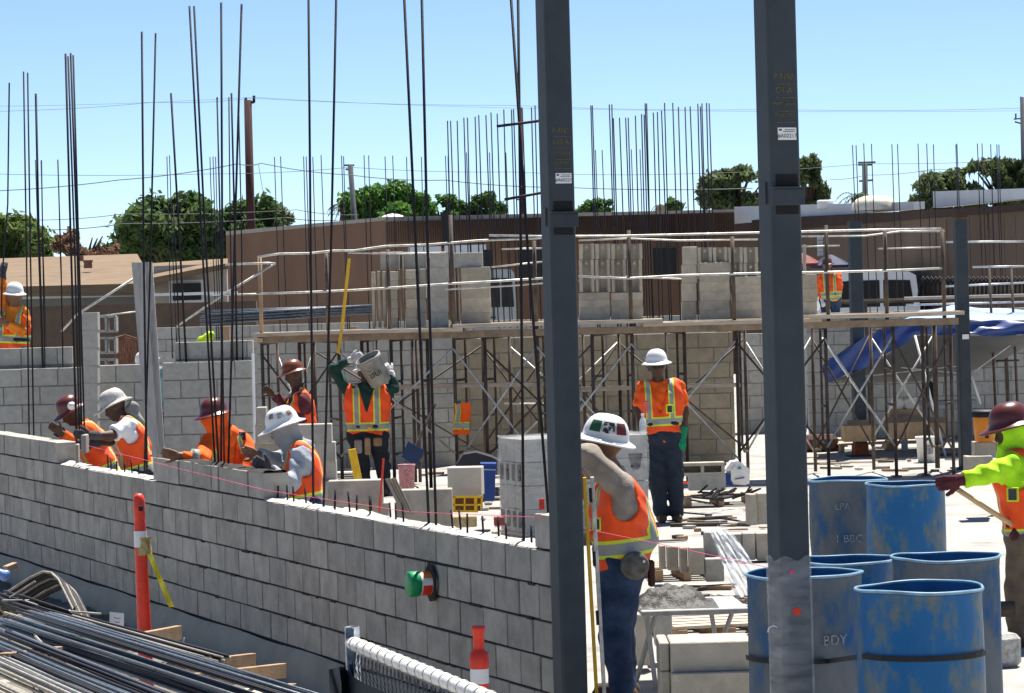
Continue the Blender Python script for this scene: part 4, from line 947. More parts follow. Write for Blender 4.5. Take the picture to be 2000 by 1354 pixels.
def person(label, D, J, look, hat, vest=None, shirt=None, pants=None, sleeves='long', gloves=(None, None), skin=SKIN, hood=None, scale=1.0, hatup=None, group=None,
           vest_y=(-0.02, None), h=None, belly=0.0, boots=True, sd=0.0, vkey=None, curl=(0.7, 0.7), hand_n=((0, -1, 0), (0, -1, 0)), hat_off=(0, 0), zfeet=0.0, hat_brim=0.045, arm_r=1.0, sf=0.0095, sfr=1.0):
    """J: joints as (px, py, metres behind depth D). L is the left one in the picture."""
    Q = {k: W(v[0], v[1], D + (v[2] if len(v) > 2 else 0)) for k, v in J.items()}
    h = h or min(0.016, max(0.0095, D * 0.00055)); s = scale
    hip = (Q['hL'] + Q['hR']) / 2; che = (Q['sL'] + Q['sR']) / 2
    t = thing('person', label, 'person', (hip[0], hip[1], zfeet), group)
    up = nrm(Q['neck'] - hip); rt = nrm((Q['sR'] - Q['sL']) - up * np.dot(Q['sR'] - Q['sL'], up)); fwd = np.cross(rt, up)
    look = nrm(np.asarray(look, float)); hu = nrm(Q['head'] - Q['neck']) * 0.55 + np.array([0, 0, 0.45]); hu = nrm(hu) if hatup is None else nrm(np.asarray(hatup, float))
    lk = nrm(look - hu * np.dot(look, hu)); hc = Q['head']; sdv = np.cross(lk, hu)
    head = [(hc + hu * 0.035 * s - lk * 0.015 * s, hc + hu * 0.03 * s + lk * 0.01 * s, 0.088 * s, 0.086 * s), (hc + lk * 0.02 * s - hu * 0.01 * s, hc - hu * 0.075 * s + lk * 0.045 * s, 0.075 * s, 0.045 * s),
            (hc + lk * 0.093 * s + hu * 0.005, hc + lk * 0.108 * s - hu * 0.028 * s, 0.010, 0.016), (hc + sdv * 0.082 * s, hc + sdv * 0.085 * s - hu * 0.03 * s, 0.016, 0.013), (hc - sdv * 0.082 * s, hc - sdv * 0.085 * s - hu * 0.03 * s, 0.016, 0.013),
            (hc + lk * 0.09 * s - hu * 0.055 * s - sdv * 0.015, hc + lk * 0.09 * s - hu * 0.055 * s + sdv * 0.015, 0.008, 0.008)]
    neck = [(Q['neck'] - up * 0.03, hc - hu * 0.04, 0.060 * s, 0.056 * s)]
    inl = lambda a, b, f: a + (b - a) * f
    sLi, sRi = inl(Q['sL'], Q['sR'], 0.14), inl(Q['sR'], Q['sL'], 0.14); lo_ = up * -0.10
    torso = [(sLi, sRi, 0.068 * s, 0.068 * s), (sLi + lo_, sRi + lo_, 0.105 * s, 0.105 * s), (sLi + lo_, Q['hL'] + up * 0.08, 0.098 * s, 0.10 * s), (sRi + lo_, Q['hR'] + up * 0.08, 0.098 * s, 0.10 * s),
             (che + lo_, hip + up * 0.10, 0.125 * s, 0.125 * s), (Q['neck'] - up * 0.02, che, 0.06 * s, 0.085 * s)]
    if belly: torso.append((hip + up * 0.16 + fwd * belly, hip + up * 0.28 + fwd * belly * 0.8, 0.13, 0.12))
    pelv = [(Q['hL'], Q['hR'], 0.112 * s, 0.112 * s), (hip, hip + up * 0.12, 0.12 * s, 0.12 * s)]
    arms = []; fore = []
    for q in 'LR': arms += [(Q['s' + q], Q['e' + q], 0.060 * s * arm_r, 0.047 * s * arm_r)]; fore += [(Q['e' + q], Q['w' + q], 0.046 * s * arm_r, 0.032 * s)]
    legs = []
    for q in 'LR': legs += [(Q['h' + q], Q['k' + q], 0.098 * s, 0.066 * s), (Q['k' + q], Q['a' + q], 0.064 * s, 0.048 * s)]
    V, F = sdf_mesh(head + neck + torso + pelv + arms + fore + legs, h, k=0.022); bare = [(V, F)]
    for i, q in enumerate('LR'):
        d = Q['w' + q] - Q['e' + q]
        if 'f' + q in Q: d = Q['f' + q] - Q['w' + q]
        HV, HF = sdf_mesh(hand_caps(Q['w' + q], d, np.asarray(hand_n[i], float), curl[i], 1.05 * s, 1 if q == 'L' else -1), max(0.0045, h * 0.42), k=0.006, infl=0.0035 if gloves[i] else 0)
        if gloves[i]:
            V2, F2 = sdf_mesh([(Q['w' + q] - nrm(Q['w' + q] - Q['e' + q]) * 0.07, Q['w' + q], 0.038, 0.031)], 0.008, infl=0.008, fold=0.003)
            mesh_np('glove', np.concatenate([HV, V2]), np.concatenate([HF, F2 + len(HV)]), gloves[i], t)
        else: bare.append((HV, HF))
    o = 0; VV = []; FF = []
    for (v, f) in bare: VV.append(v); FF.append(f + o); o += len(v)
    mesh_np('body', np.concatenate(VV), np.concatenate(FF), skin, t)
    if shirt:
        cp = torso + pelv[1:] + (arms + fore if sleeves == 'long' else [(a, inl(a, b, 0.8), ra, rb + 0.012) for (a, b, ra, rb) in arms])
        def scl(P, d):
            nk = np.linalg.norm(P - (Q['neck'] + up * 0.05 + fwd * 0.01), axis=1) - 0.075
            d = np.maximum(d, -nk)
            for q in 'LR':
                e = nrm(Q['w' + q] - Q['e' + q]) if sleeves == 'long' else nrm(Q['e' + q] - Q['s' + q]); end = Q['w' + q] - e * 0.02 if sleeves == 'long' else inl(Q['s' + q], Q['e' + q], 0.78)
                near = np.linalg.norm(P - end, axis=1) < 0.14
                d = np.where(near, np.maximum(d, (P - end) @ e), d)
            return d
        V, F = sdf_mesh(cp, h, infl=0.014, k=0.03, fold=sf, fr=sfr, clip=scl, sd=sd); mesh_np('shirt', V, F, shirt, t)
    if pants:
        def pcl(P, d):
            d = np.maximum(d, (P - (hip + up * 0.13)) @ up)
            return np.maximum(d, (zfeet + 0.055) - P[:, 2]) if boots else d
        V, F = sdf_mesh(pelv + legs, h, infl=0.022, k=0.03, fold=0.006, clip=pcl, sd=sd + 1); mesh_np('trousers', V, F, pants, t)
        V, F = sdf_mesh([(hip + up * 0.115 + rt * 0.075, hip + up * 0.115 - rt * 0.075, 0.123, 0.123)], h, infl=0.016, clip=lambda P, d: np.maximum(d, np.abs((P - (hip + up * 0.115)) @ up) - 0.022)); mesh_np('belt', V, F, BLACK, t)
    if boots:
        for q in 'LR':
            fd = nrm(np.array([look[0], look[1], 0]) + 1e-6); a = Q['a' + q]; V, F = sdf_mesh([(np.array([a[0], a[1], zfeet + 0.05]) - fd * 0.04, np.array([a[0], a[1], zfeet + 0.045]) + fd * 0.15, 0.048, 0.042), (np.array([a[0], a[1], zfeet + 0.05]), a + ZD * 0.06, 0.05, 0.055)], 0.012, k=0.03, clip=lambda P, d: np.maximum(d, zfeet + 0.004 - P[:, 2]))
            mesh_np('boot', V, F, mat('boot_leather', (0.075, 0.05, 0.035), 0.7, 0.3, 8), t)
    if hood:
        V, F = sdf_mesh(head[:2] + neck + [(Q['neck'] - up * 0.02, che + up * 0.02, 0.075, 0.11)], h, infl=0.016, k=0.05, fold=0.006, sd=sd,
                        clip=lambda P, d: np.maximum(d, -(np.linalg.norm(P - (hc + lk * 0.13 + hu * 0.0), axis=1) - 0.072)) if not hood[1] else d); mesh_np('hood', V, F, hood[0], t)
    if vest:
        base, band, band2, straps, key = vest
        cp = torso + [(inl(Q['hL'], Q['hR'], 0.1), inl(Q['hR'], Q['hL'], 0.1), 0.115 * s, 0.115 * s)]
        def vcl(P, d):
            L = (P - hip); z = L @ up; x = L @ rt; y = L @ fwd
            d = np.maximum(d, vest_y[0] + 0.02 * np.sin(x * 14 + sd) - z)
            for q in 'LR':
                so_ = Q['s' + q] + (Q['s' + q] - che) * 0.42
                d = np.maximum(d, -cap_d(P, (so_, so_ - up * 0.09, 0.082, 0.078)))
            hs_ = np.dot(che - hip, up)
            nk = np.maximum(np.abs(x) - np.clip((z - (hs_ - 0.26)) * 0.30, 0.0, 0.11), -(y + 0.0))      # V neck at the front
            d = np.maximum(d, -np.maximum(nk, (hs_ - 0.26) - z))
            d = np.maximum(d, -(np.linalg.norm(P - (Q['neck'] + up * 0.05), axis=1) - 0.10))
            return d
        V, F = sdf_mesh(cp, h, infl=0.032, k=0.03, fold=0.008, fr=0.8, clip=vcl, sd=sd + 2)
        L = V - hip; mesh_np('safety_vest', V, F, vest_mat(base, band, band2, straps, key=key or ''), t, np.stack([L @ rt, L @ fwd, L @ up], 1))
    ht = hard_hat(t, hc + hu * (0.045 + hat_off[1]) * s + lk * hat_off[0], hu, lk, hat, s=s, brim=hat_brim)
    t['_i'] = 0
    return t, Q, dict(up=up, rt=rt, fwd=fwd, hip=hip, hc=hc + hu * (0.045 + hat_off[1]) * s + lk * hat_off[0], lk=lk, hu=hu, sd=sdv, hat=ht, che=che, s=s)
OR = (0.92, 0.085, 0.006)
HW = mat('hat_white', (0.72, 0.72, 0.70), 0.35, 0.06, 8, spec=0.5); HD = mat('hat_dirty_white', (0.48, 0.46, 0.42), 0.6, 0.3, 9); HB = mat('hat_maroon', (0.10, 0.022, 0.018), 0.3, 0.2, 8, spec=0.5)
HBR = mat('hat_brown', (0.17, 0.05, 0.02), 0.35, 0.2, 8, spec=0.5)
JEAN = tri_mat('denim', [(0.012, 0.022, 0.055), (0.022, 0.045, 0.10), (0.05, 0.085, 0.15)], [0.32, 0.5, 0.75], 7, 0.9, bump=0.3)
DARKP = cloth('dark_trousers', (0.018, 0.02, 0.028)); BROWNP = cloth('brown_trousers', (0.13, 0.10, 0.07)); GREYS = cloth('grey_sleeve', (0.36, 0.38, 0.42), 0.12); TANS = cloth('tan_sleeve', (0.275, 0.235, 0.195), 0.2)
GLW = cloth('white_glove', (0.55, 0.55, 0.53)); GLM = cloth('maroon_glove', (0.08, 0.02, 0.025)); GLG = cloth('dark_glove', (0.06, 0.055, 0.06)); OSH = cloth('orange_shirt', (0.85, 0.12, 0.012), 0.15)
def DW(px, py, d): return float(WP(s_at(px, py, d), d)[1])          # depth of the line d metres behind the street wall
# 1 level worker at the first steel column
p, Q, I = person('person in tan long sleeves and orange vest leaning his head at the first steel column', 17.65,
    dict(head=(1180, 872, 0.0), neck=(1193, 915, 0.0), sL=(1214, 958, -0.19), sR=(1194, 952, 0.18), eL=(1152, 890, -0.16), wL=(1126, 868, 0.05), fL=(1118, 850, 0.1), eR=(1160, 905, 0.22), wR=(1130, 930, 0.2), fR=(1130, 950, 0.2),
         hL=(1216, 1105, -0.10), hR=(1214, 1105, 0.10), kL=(1200, 1240, -0.10), kR=(1208, 1240, 0.10), aL=(1218, 1355, -0.11), aR=(1222, 1352, 0.12)),
    (-0.85, 0.35, -0.75), HW, vest=(OR, (0.11, 0.05), None, (0.105, 0.035), 'a'), shirt=TANS, pants=JEAN, gloves=(None, None), belly=0.06, sd=0.3, scale=1.04, hatup=(0.18, -0.05, 1), vest_y=(-0.0, None), arm_r=1.05, sf=0.007, sfr=0.9)
wk1 = p
gm, rm = mat('sticker_green', (0.02, 0.10, 0.055)), mat('sticker_red', (0.15, 0.03, 0.03))
bw = tri_mat('sticker_black_white', [(0.02, 0.02, 0.02), (0.6, 0.6, 0.6)], [0.47, 0.53], 40)
H_ = I['hat']; az0 = math.atan2(np.dot(np.array([0, -1, 0]), H_[2]), np.dot(np.array([0, -1, 0]), H_[1]))
for da, m_ in ((-0.62, gm), (0.0, bw), (0.62, rm)): hat_patch(H_[0], I['hc'], H_[1], H_[2], H_[3], az0 + da * -1, 0.45, 0.52, m_, s=1.08)
pc_ = W(1240, 1105, 17.37); part(p, 'round_pouch', mat('pouch', (0.10, 0.095, 0.085), 0.9, 0.4, 20, 0.6, 60), MB().lathe([(0.0, 0.035), (0.05, 0.033), (0.074, 0.022), (0.08, 0.0), (0.075, -0.02), (0, -0.02)], 28, pc_, (AX[0], AX[2], -AX[1])), True)
part(p, 'pouch_snap', GALV, MB().lathe([(0.008, 0.0), (0.008, 0.006), (0, 0.007)], 8, W(1258, 1097, 17.33), (AX[0], AX[2], -AX[1])))
part(p, 'tool_sheath', cloth('sheath', (0.06, 0.025, 0.02)), MB().box(W(1272, 1120, 17.6), (0.035, 0.05, 0.15), axes_z(0.2), b=0.01))
pq = W(1165, 1024, 17.40); pk_ = part(p, 'vest_pocket', mat('pocket_trim', (0.55, 0.75, 0.03), 0.8), MB().box(pq, (0.052, 0.012, 0.075), axes_z(-0.5), b=0.003)); part(pk_, 'pocket_panel', GLG, MB().box(pq - np.array([0, 0.008, 0]), (0.034, 0.008, 0.055), axes_z(-0.5)))
# 2 standing worker
p, Q, I = person('person standing with white hard hat, sunglasses and orange vest, facing the camera', 31.5,
    dict(head=(1283, 716), neck=(1286, 745), sL=(1256, 758), sR=(1324, 757), eL=(1249, 806, -.03), wL=(1256, 856, -.1), eR=(1337, 806, -.02), wR=(1333, 852, -.06),
         hL=(1275, 850), hR=(1309, 850), kL=(1283, 934, -.04), kR=(1318, 932, -.02), aL=(1292, 1010), aR=(1322, 1006)),
    (0.05, -1, -0.25), HW, vest=(OR, (0.14, 0.045), None, (0.115, 0.032), 'b'), shirt=OSH, pants=cloth('dark_jeans', (0.02, 0.03, 0.045)), sleeves='short', skin=SKIN_D, gloves=(None, cloth('green_glove', (0.01, 0.22, 0.10))), sd=1.3, vest_y=(0.02, None))
hc, lk, hu, sdv = I['hc'] - I['hu'] * 0.045, I['lk'], I['hu'], I['sd']
part(p, 'sunglasses', BLACK, MB().box(hc + lk * 0.098 - sdv * 0.034 + hu * 0.002, (0.055, 0.018, 0.035), (sdv, lk, hu), b=0.006).box(hc + lk * 0.098 + sdv * 0.034 + hu * 0.002, (0.055, 0.018, 0.035), (sdv, lk, hu), b=0.006).box(hc + lk * 0.1 + hu * 0.01, (0.03, 0.008, 0.008), (sdv, lk, hu)))
tg = W(1262, 795, 31.25); part(p, 'radio', mat('pink_tape', (0.75, 0.16, 0.12)), MB().box(tg, (0.05, 0.03, 0.12), b=0.008))
pq = W(1308, 799, 31.29); pk_ = part(p, 'vest_pocket', MATS['pocket_trim'], MB().box(pq, (0.075, 0.012, 0.085), b=0.003)); part(pk_, 'pocket_panel', GLG, MB().box(pq - np.array([0, 0.008, 0]), (0.045, 0.008, 0.065)))
# 3 bucket carrier
p, Q, I = person('person seen from behind carrying a bucket on the shoulder, green sleeves and orange vest', 37.0,
    dict(head=(714, 728, 0.02), neck=(716, 748), sL=(680, 764), sR=(754, 764), eL=(650, 722, 0.02), wL=(686, 702, -.04), fL=(700, 696, -.06), eR=(771, 758, .02), wR=(764, 728, .05), fR=(754, 716, .08),
         hL=(699, 852), hR=(738, 852), kL=(708, 910), kR=(748, 910), aL=(714, 962), aR=(752, 962)),
    (0.05, 1, -0.2), HW, vest=(OR, (0.115, 0.05), None, (0.12, 0.042), 'c'), shirt=cloth('green_shirt', (0.012, 0.045, 0.035)), pants=DARKP, gloves=(GLW, GLW), sd=2.1, skin=SKIN_D, vest_y=(0.03, None))
tb = W(718, 872, 36.75)
for (dx, dz, w, hh, c_) in ((-0.11, 0.0, .09, .16, (0.25, 0.22, 0.2)), (0.0, 0.0, .07, .2, (0.3, 0.2, 0.12)), (0.12, 0.05, .1, .1, (0.25, 0.15, 0.08))):
    part(p, 'tool_pouch', cloth('pouch%d' % int(w * 100), c_), MB().box(tb + np.array([dx, 0, dz]), (w, 0.06, hh), b=0.015))
part(p, 'belt_buckle', YEL, MB().box(W(722, 838, 36.8), (0.045, 0.02, 0.045), b=0.005))
bk = thing('bucket', 'white plastic bucket with printed label carried on the shoulder', 'bucket', W(738, 735, 36.85))
ba = nrm(W(716, 688, 36.9) - W(752, 732, 36.85)) * 0.75 + np.array([0, -0.42, 0.35]); ba = nrm(ba); bx_ = nrm(np.cross(ba, [0, 1, 0])); by_ = np.cross(ba, bx_)
bo = W(738, 736, 36.85) - ba * 0.08
part(bk, 'shell', mat('bucket_grey', (0.25, 0.25, 0.235), 0.6, 0.3, 8), MB().lathe([(0.0, 0), (0.128, 0.0), (0.148, 0.35), (0.158, 0.35), (0.158, 0.30), (0.152, 0.30)], 28, bo, (bx_, by_, ba)).lathe([(0.146, 0.35), (0.126, 0.01), (0, 0.01)], 28, bo, (bx_, by_, ba)), True)
part(bk, 'mortar', MORT, MB().lathe([(0.142, 0.29), (0.08, 0.30), (0, 0.31)], 20, bo, (bx_, by_, ba)))
lv = nrm(np.array([0, -1, 0]) - ba * np.dot([0, -1, 0], ba)); lx = np.cross(ba, lv)
for (dz, tx, sz) in ((0.16, 'DUI', 0.09),):
    M_ = Matrix(((lx[0], ba[0], lv[0]), (lx[1], ba[1], lv[1]), (lx[2], ba[2], lv[2]))); q_ = bo + ba * dz + lv * 0.147
    text_part(bk, 'lettering', tx, sz, q_, M_.to_euler(), BLACK, 0.002)
part(bk, 'handle', GALV, MB().tube([bo + ba * 0.3 + bx_ * 0.155, bo + ba * 0.2 + lv * 0.17 + bx_ * 0.05, bo + ba * 0.3 - bx_ * 0.155], 0.005, 5), True)
# 4 far mason in maroon
p, Q, I = person('person in brown hard hat, maroon sleeves and orange vest behind the block pile', 36.0,
    dict(head=(574, 732, 0), neck=(580, 756), sL=(578, 776, .16), sR=(592, 780, -.16), eL=(553, 788, .1), wL=(534, 772, 0), eR=(586, 822, -.2), wR=(574, 836, -.28),
         hL=(596, 866, .1), hR=(600, 866, -.1), kL=(590, 930, .1), kR=(596, 930, -.1), aL=(596, 985, .1), aR=(602, 985, -.1)),
    (-0.8, -0.35, -0.5), HBR, vest=(OR, (0.12, 0.045), None, (0.11, 0.03), 'd'), shirt=cloth('maroon_shirt', (0.10, 0.022, 0.03)), pants=DARKP, skin=SKIN_D, sd=3.0, hatup=(-0.25, 0, 1), hat_brim=0.05)
# 5 mason with stickered white hat
p, Q, I = person('person in stickered white hard hat, grey sleeves and orange vest laying blocks', DW(580, 940, 0.52),
    dict(head=(556, 838, 0), neck=(574, 866), sL=(580, 884, .17), sR=(588, 888, -.17), eL=(536, 898, .10), wL=(502, 888, -.1), eR=(570, 945, -.28), wR=(526, 918, -.42),
         hL=(594, 985, .1), hR=(598, 985, -.1), kL=(578, 1100, .1), kR=(586, 1100, -.1), aL=(590, 1198, .1), aR=(596, 1200, -.1)),
    (-0.9, -0.15, -0.45), HW, vest=(OR, (0.03, 0.055), None, (0.115, 0.036), 'e'), shirt=GREYS, pants=JEAN, gloves=(None, GLG), hood=(cloth('grey_hood', (0.28, 0.28, 0.29), 0.1), True), sd=4.0, hatup=(-0.33, -0.05, 1), hat_brim=0.05, vest_y=(-0.12, None))
H_ = I['hat']; az0 = math.atan2(np.dot(np.array([0, -1, 0]), H_[2]), np.dot(np.array([0, -1, 0]), H_[1])); st = tri_mat('sticker_brown', [(0.10, 0.05, 0.04), (0.30, 0.25, 0.22)], [0.4, 0.6], 60)
hat_patch(H_[0], I['hc'], H_[1], H_[2], H_[3], az0 + 0.55, 0.62, 0.36, st); hat_patch(H_[0], I['hc'], H_[1], H_[2], H_[3], az0 - 0.75, 0.45, 0.34, st); hat_patch(H_[0], I['hc'], H_[1], H_[2], H_[3], az0 - 0.1, 0.5, 0.40, tri_mat('sticker_grey', [(0.25, 0.25, 0.26), (0.6, 0.6, 0.6)], [0.45, 0.55], 50))
# 6 orange hooded mason
p, Q, I = person('person in maroon hard hat with orange hood and orange shirt reaching along the wall', DW(440, 900, 0.50),
    dict(head=(420, 818, 0), neck=(430, 850), sL=(408, 862, -.05), sR=(474, 862, .08), eL=(394, 898, -.35), wL=(350, 890, -.42), eR=(492, 905, -.1), wR=(478, 940, -.25),
         hL=(430, 965, .1), hR=(468, 965, .1), kL=(428, 1070), kR=(466, 1070), aL=(430, 1175, .05), aR=(468, 1175, .05)),
    (-0.6, -0.75, -0.35), HB, shirt=OSH, pants=JEAN, gloves=(None, None), hood=(OSH, True), sd=5.0, vest=(OR, (0.02, 0.04), None, (0.12, 0.022), 'f'), vest_y=(-0.05, None))
D6 = DW(440, 900, 0.50); pq = W(467, 852, D6 - 0.02); ap = part(p, 'arm_patch', BLACK, MB().box(pq, (0.11, 0.02, 0.07), axes_z(0.1), b=0.004)); text_part(ap, 'print', 'RS', 0.06, pq - np.array([0, 0.012, 0]), (math.pi / 2, -0.15, 0.1), cloth('patch_print', (0.35, 0.3, 0.28)), 0.0008)
part(p, 'cuff_band', mat('reflective', (0.32, 0.34, 0.30), 0.5), MB().tube([W(386, 893, D6 - .37), W(374, 891, D6 - .39)], 0.063, 14), True)
# 7 mason in white T shirt
p, Q, I = person('person in dirty white hard hat, white T-shirt and orange vest setting a block', DW(255, 870, 0.52),
    dict(head=(226, 796, 0), neck=(244, 815), sL=(252, 836, .17), sR=(250, 832, -.17), eL=(214, 862, .1), wL=(180, 866, -.1), eR=(214, 852, -.34), wR=(176, 850, -.44),
         hL=(272, 925, .1), hR=(274, 925, -.1), kL=(258, 1020, .1), kR=(262, 1020, -.1), aL=(270, 1115, .1), aR=(274, 1115, -.1)),
    (-0.85, -0.2, -0.6), HD, vest=(OR, (0.03, 0.05), None, (0.11, 0.034), 'g'), shirt=cloth('white_tee', (0.72, 0.72, 0.74), 0.06), sleeves='short', pants=DARKP, skin=SKIN_D, gloves=(GLG, GLG), sd=6.0, hatup=(-0.45, 0, 1), hat_brim=0.05, vest_y=(-0.1, None))
V_, F_ = sdf_mesh([(W(258, 800, DW(255, 870, .52)), W(276, 850, DW(255, 870, .52)), 0.07, 0.06)], 0.014, fold=0.008); mesh_np('hood_flap', V_, F_, cloth('grey_flap', (0.2, 0.2, 0.2)), p)
# 8 bent mason
p, Q, I = person('person in maroon hard hat bending over the far left run of the wall', DW(170, 860, 0.52),
    dict(head=(140, 806, -.05), neck=(160, 826), sL=(170, 846, .15), sR=(172, 842, -.16), eL=(140, 868, .05), wL=(126, 852, -.2), eR=(148, 866, -.3), wR=(120, 846, -.40),
         hL=(205, 925, .1), hR=(208, 925, -.1), kL=(190, 1015, .1), kR=(195, 1015, -.1), aL=(200, 1108, .1), aR=(204, 1108, -.1)),
    (-0.75, -0.35, -0.75), HB, vest=(OR, (0.03, 0.045), None, (0.11, 0.034), 'h'), shirt=OSH, pants=DARKP, gloves=(GLG, None), sd=7.0, skin=SKIN_D, hatup=(-0.5, -0.25, 1), vest_y=(-0.1, None))
part(p, 'ear_muff', WHITE, MB().lathe([(0.04, -0.02), (0.04, 0.02), (0, 0.03)], 14, W(140, 793, DW(170, 860, .52) - .25), (AX[0], AX[2], -AX[1])), True)
# 9 far left worker on the wall walk
z9 = W(20, 668, 37.5)[2] - 0.92
p, Q, I = person('person at far left in orange shirt and white hard hat reaching up to a bar', 37.5,
    dict(head=(28, 580), neck=(27, 598), sL=(8, 610, .05), sR=(46, 612), eL=(2, 572, 0), wL=(6, 535, 0), eR=(40, 646, -.1), wR=(12, 632, -.2), hL=(12, 682), hR=(36, 682), kL=(12, 735), kR=(36, 735), aL=(14, 810), aR=(36, 810)),
    (-0.3, 0.9, 0.1), HW, vest=(OR, (0.12, 0.05), None, (0.1, 0.03), 'i'), shirt=cloth('amber_shirt', (0.70, 0.20, 0.02)), pants=cloth('grey_jeans', (0.14, 0.16, 0.19)), gloves=(GLG, None), sd=8.0, zfeet=W(14, 812, 37.5)[2] - 0.07)
zz9 = W(14, 812, 37.5)[2] - 0.07
pt9 = thing('work_platform', 'plank platform hidden behind the far left wall under the reaching worker', 'platform', G(14, 900)); pc9 = W(14, 812, 37.5)
part(pt9, 'plank', WOODP, MB().box((pc9[0], pc9[1], zz9 - 0.03), (2.0, 0.6, 0.05)));
for dx in (-.8, .8): part(pt9, 'post', SCAF, MB().tube([(pc9[0] + dx, pc9[1], 0), (pc9[0] + dx, pc9[1], zz9 - 0.05)], 0.03, 6))
tag(MB().tube([W(18, 162, 37.4), W(15, 400, 37.4), W(4, 540, 37.4), W(2, 640, 37.4)], 0.010, 5).build('held_rebar', REBAR), 'single long bar held up by the far left worker', 'rebar')
# 10 worker in lime
p, Q, I = person('person in lime hood and sleeves and orange vest leaning on a shovel handle', 19.9,
    dict(head=(1976, 842, 0), neck=(1994, 878), sL=(1984, 905, -.17), sR=(1990, 902, .17), eL=(1928, 928, -.28), wL=(1876, 938, -.3), eR=(2008, 975, .2), wR=(1996, 1022, -.1),
         hL=(2006, 1052, -.1), hR=(2012, 1052, .1), kL=(1990, 1150, -.1), kR=(2012, 1150, .1), aL=(1990, 1235, -.12), aR=(2020, 1240, .14)),
    (-0.9, -0.25, -0.35), HB, vest=(OR, (0.04, 0.04), None, (0.115, 0.034), 'j'), shirt=cloth('lime_shirt', (0.42, 0.80, 0.02), 0.15), pants=BROWNP, gloves=(GLM, GLM), hood=(cloth('lime_hood', (0.40, 0.78, 0.02), 0.15), False), sd=9.0, skin=SKIN_D, hatup=(-0.2, 0, 1), vest_y=(0.03, None), scale=1.05)
pq = W(1978, 966, 19.58); pk_ = part(p, 'vest_pocket', MATS['pocket_trim'], MB().box(pq, (0.075, 0.012, 0.09), axes_z(-0.3), b=0.003)); part(pk_, 'pocket_panel', GLG, MB().box(pq - np.array([0.003, 0.008, 0]), (0.05, 0.008, 0.07), axes_z(-0.3)))
tag(MB().tube([W(1846, 940, 19.6), W(1925, 992, 19.65), W(2004, 1042, 19.75), W(2060, 1080, 19.8)], 0.017, 10).build('wooden_pole', mat('handle_wood', (0.52, 0.36, 0.18), 0.7, 0.2, 8), smooth=True), 'wooden tool handle held slanting by the lime-sleeved worker', 'tool handle')
# 11 far worker on the trestle
p, Q, I = person('small distant person in orange vest and jeans with back turned beyond the second steel column', 66.0,
    dict(head=(1616, 519), neck=(1618, 531), sL=(1604, 540), sR=(1637, 540), eL=(1600, 562), wL=(1606, 586, -.1), eR=(1640, 560), wR=(1636, 584), hL=(1611, 586), hR=(1632, 586), kL=(1612, 612), kR=(1632, 612), aL=(1613, 634), aR=(1632, 634)),
    (0.2, 1, -0.2), HB, vest=(OR, (0.12, 0.05), (0.02, 0.04), (0.1, 0.03), 'k'), shirt=OSH, pants=JEAN, gloves=(GLW, None), sd=10.0, zfeet=tz, vest_y=(-0.02, None))
# 12 crouching helper behind the wall
p, Q, I = person('mostly hidden person in white hard hat and teal shirt behind the wall between the planks', 38.0,
    dict(head=(288, 712), neck=(300, 728), sL=(292, 742, .1), sR=(330, 722, .0), eL=(290, 790), wL=(286, 820, -.2), eR=(338, 770), wR=(320, 810, -.1), hL=(300, 850, .2), hR=(330, 850, .2), kL=(300, 910), kR=(330, 910), aL=(300, 962), aR=(330, 962)),
    (-0.9, -0.3, -0.4), HW, shirt=cloth('teal_shirt', (0.20, 0.33, 0.34)), pants=DARKP, sd=11.0, boots=True)
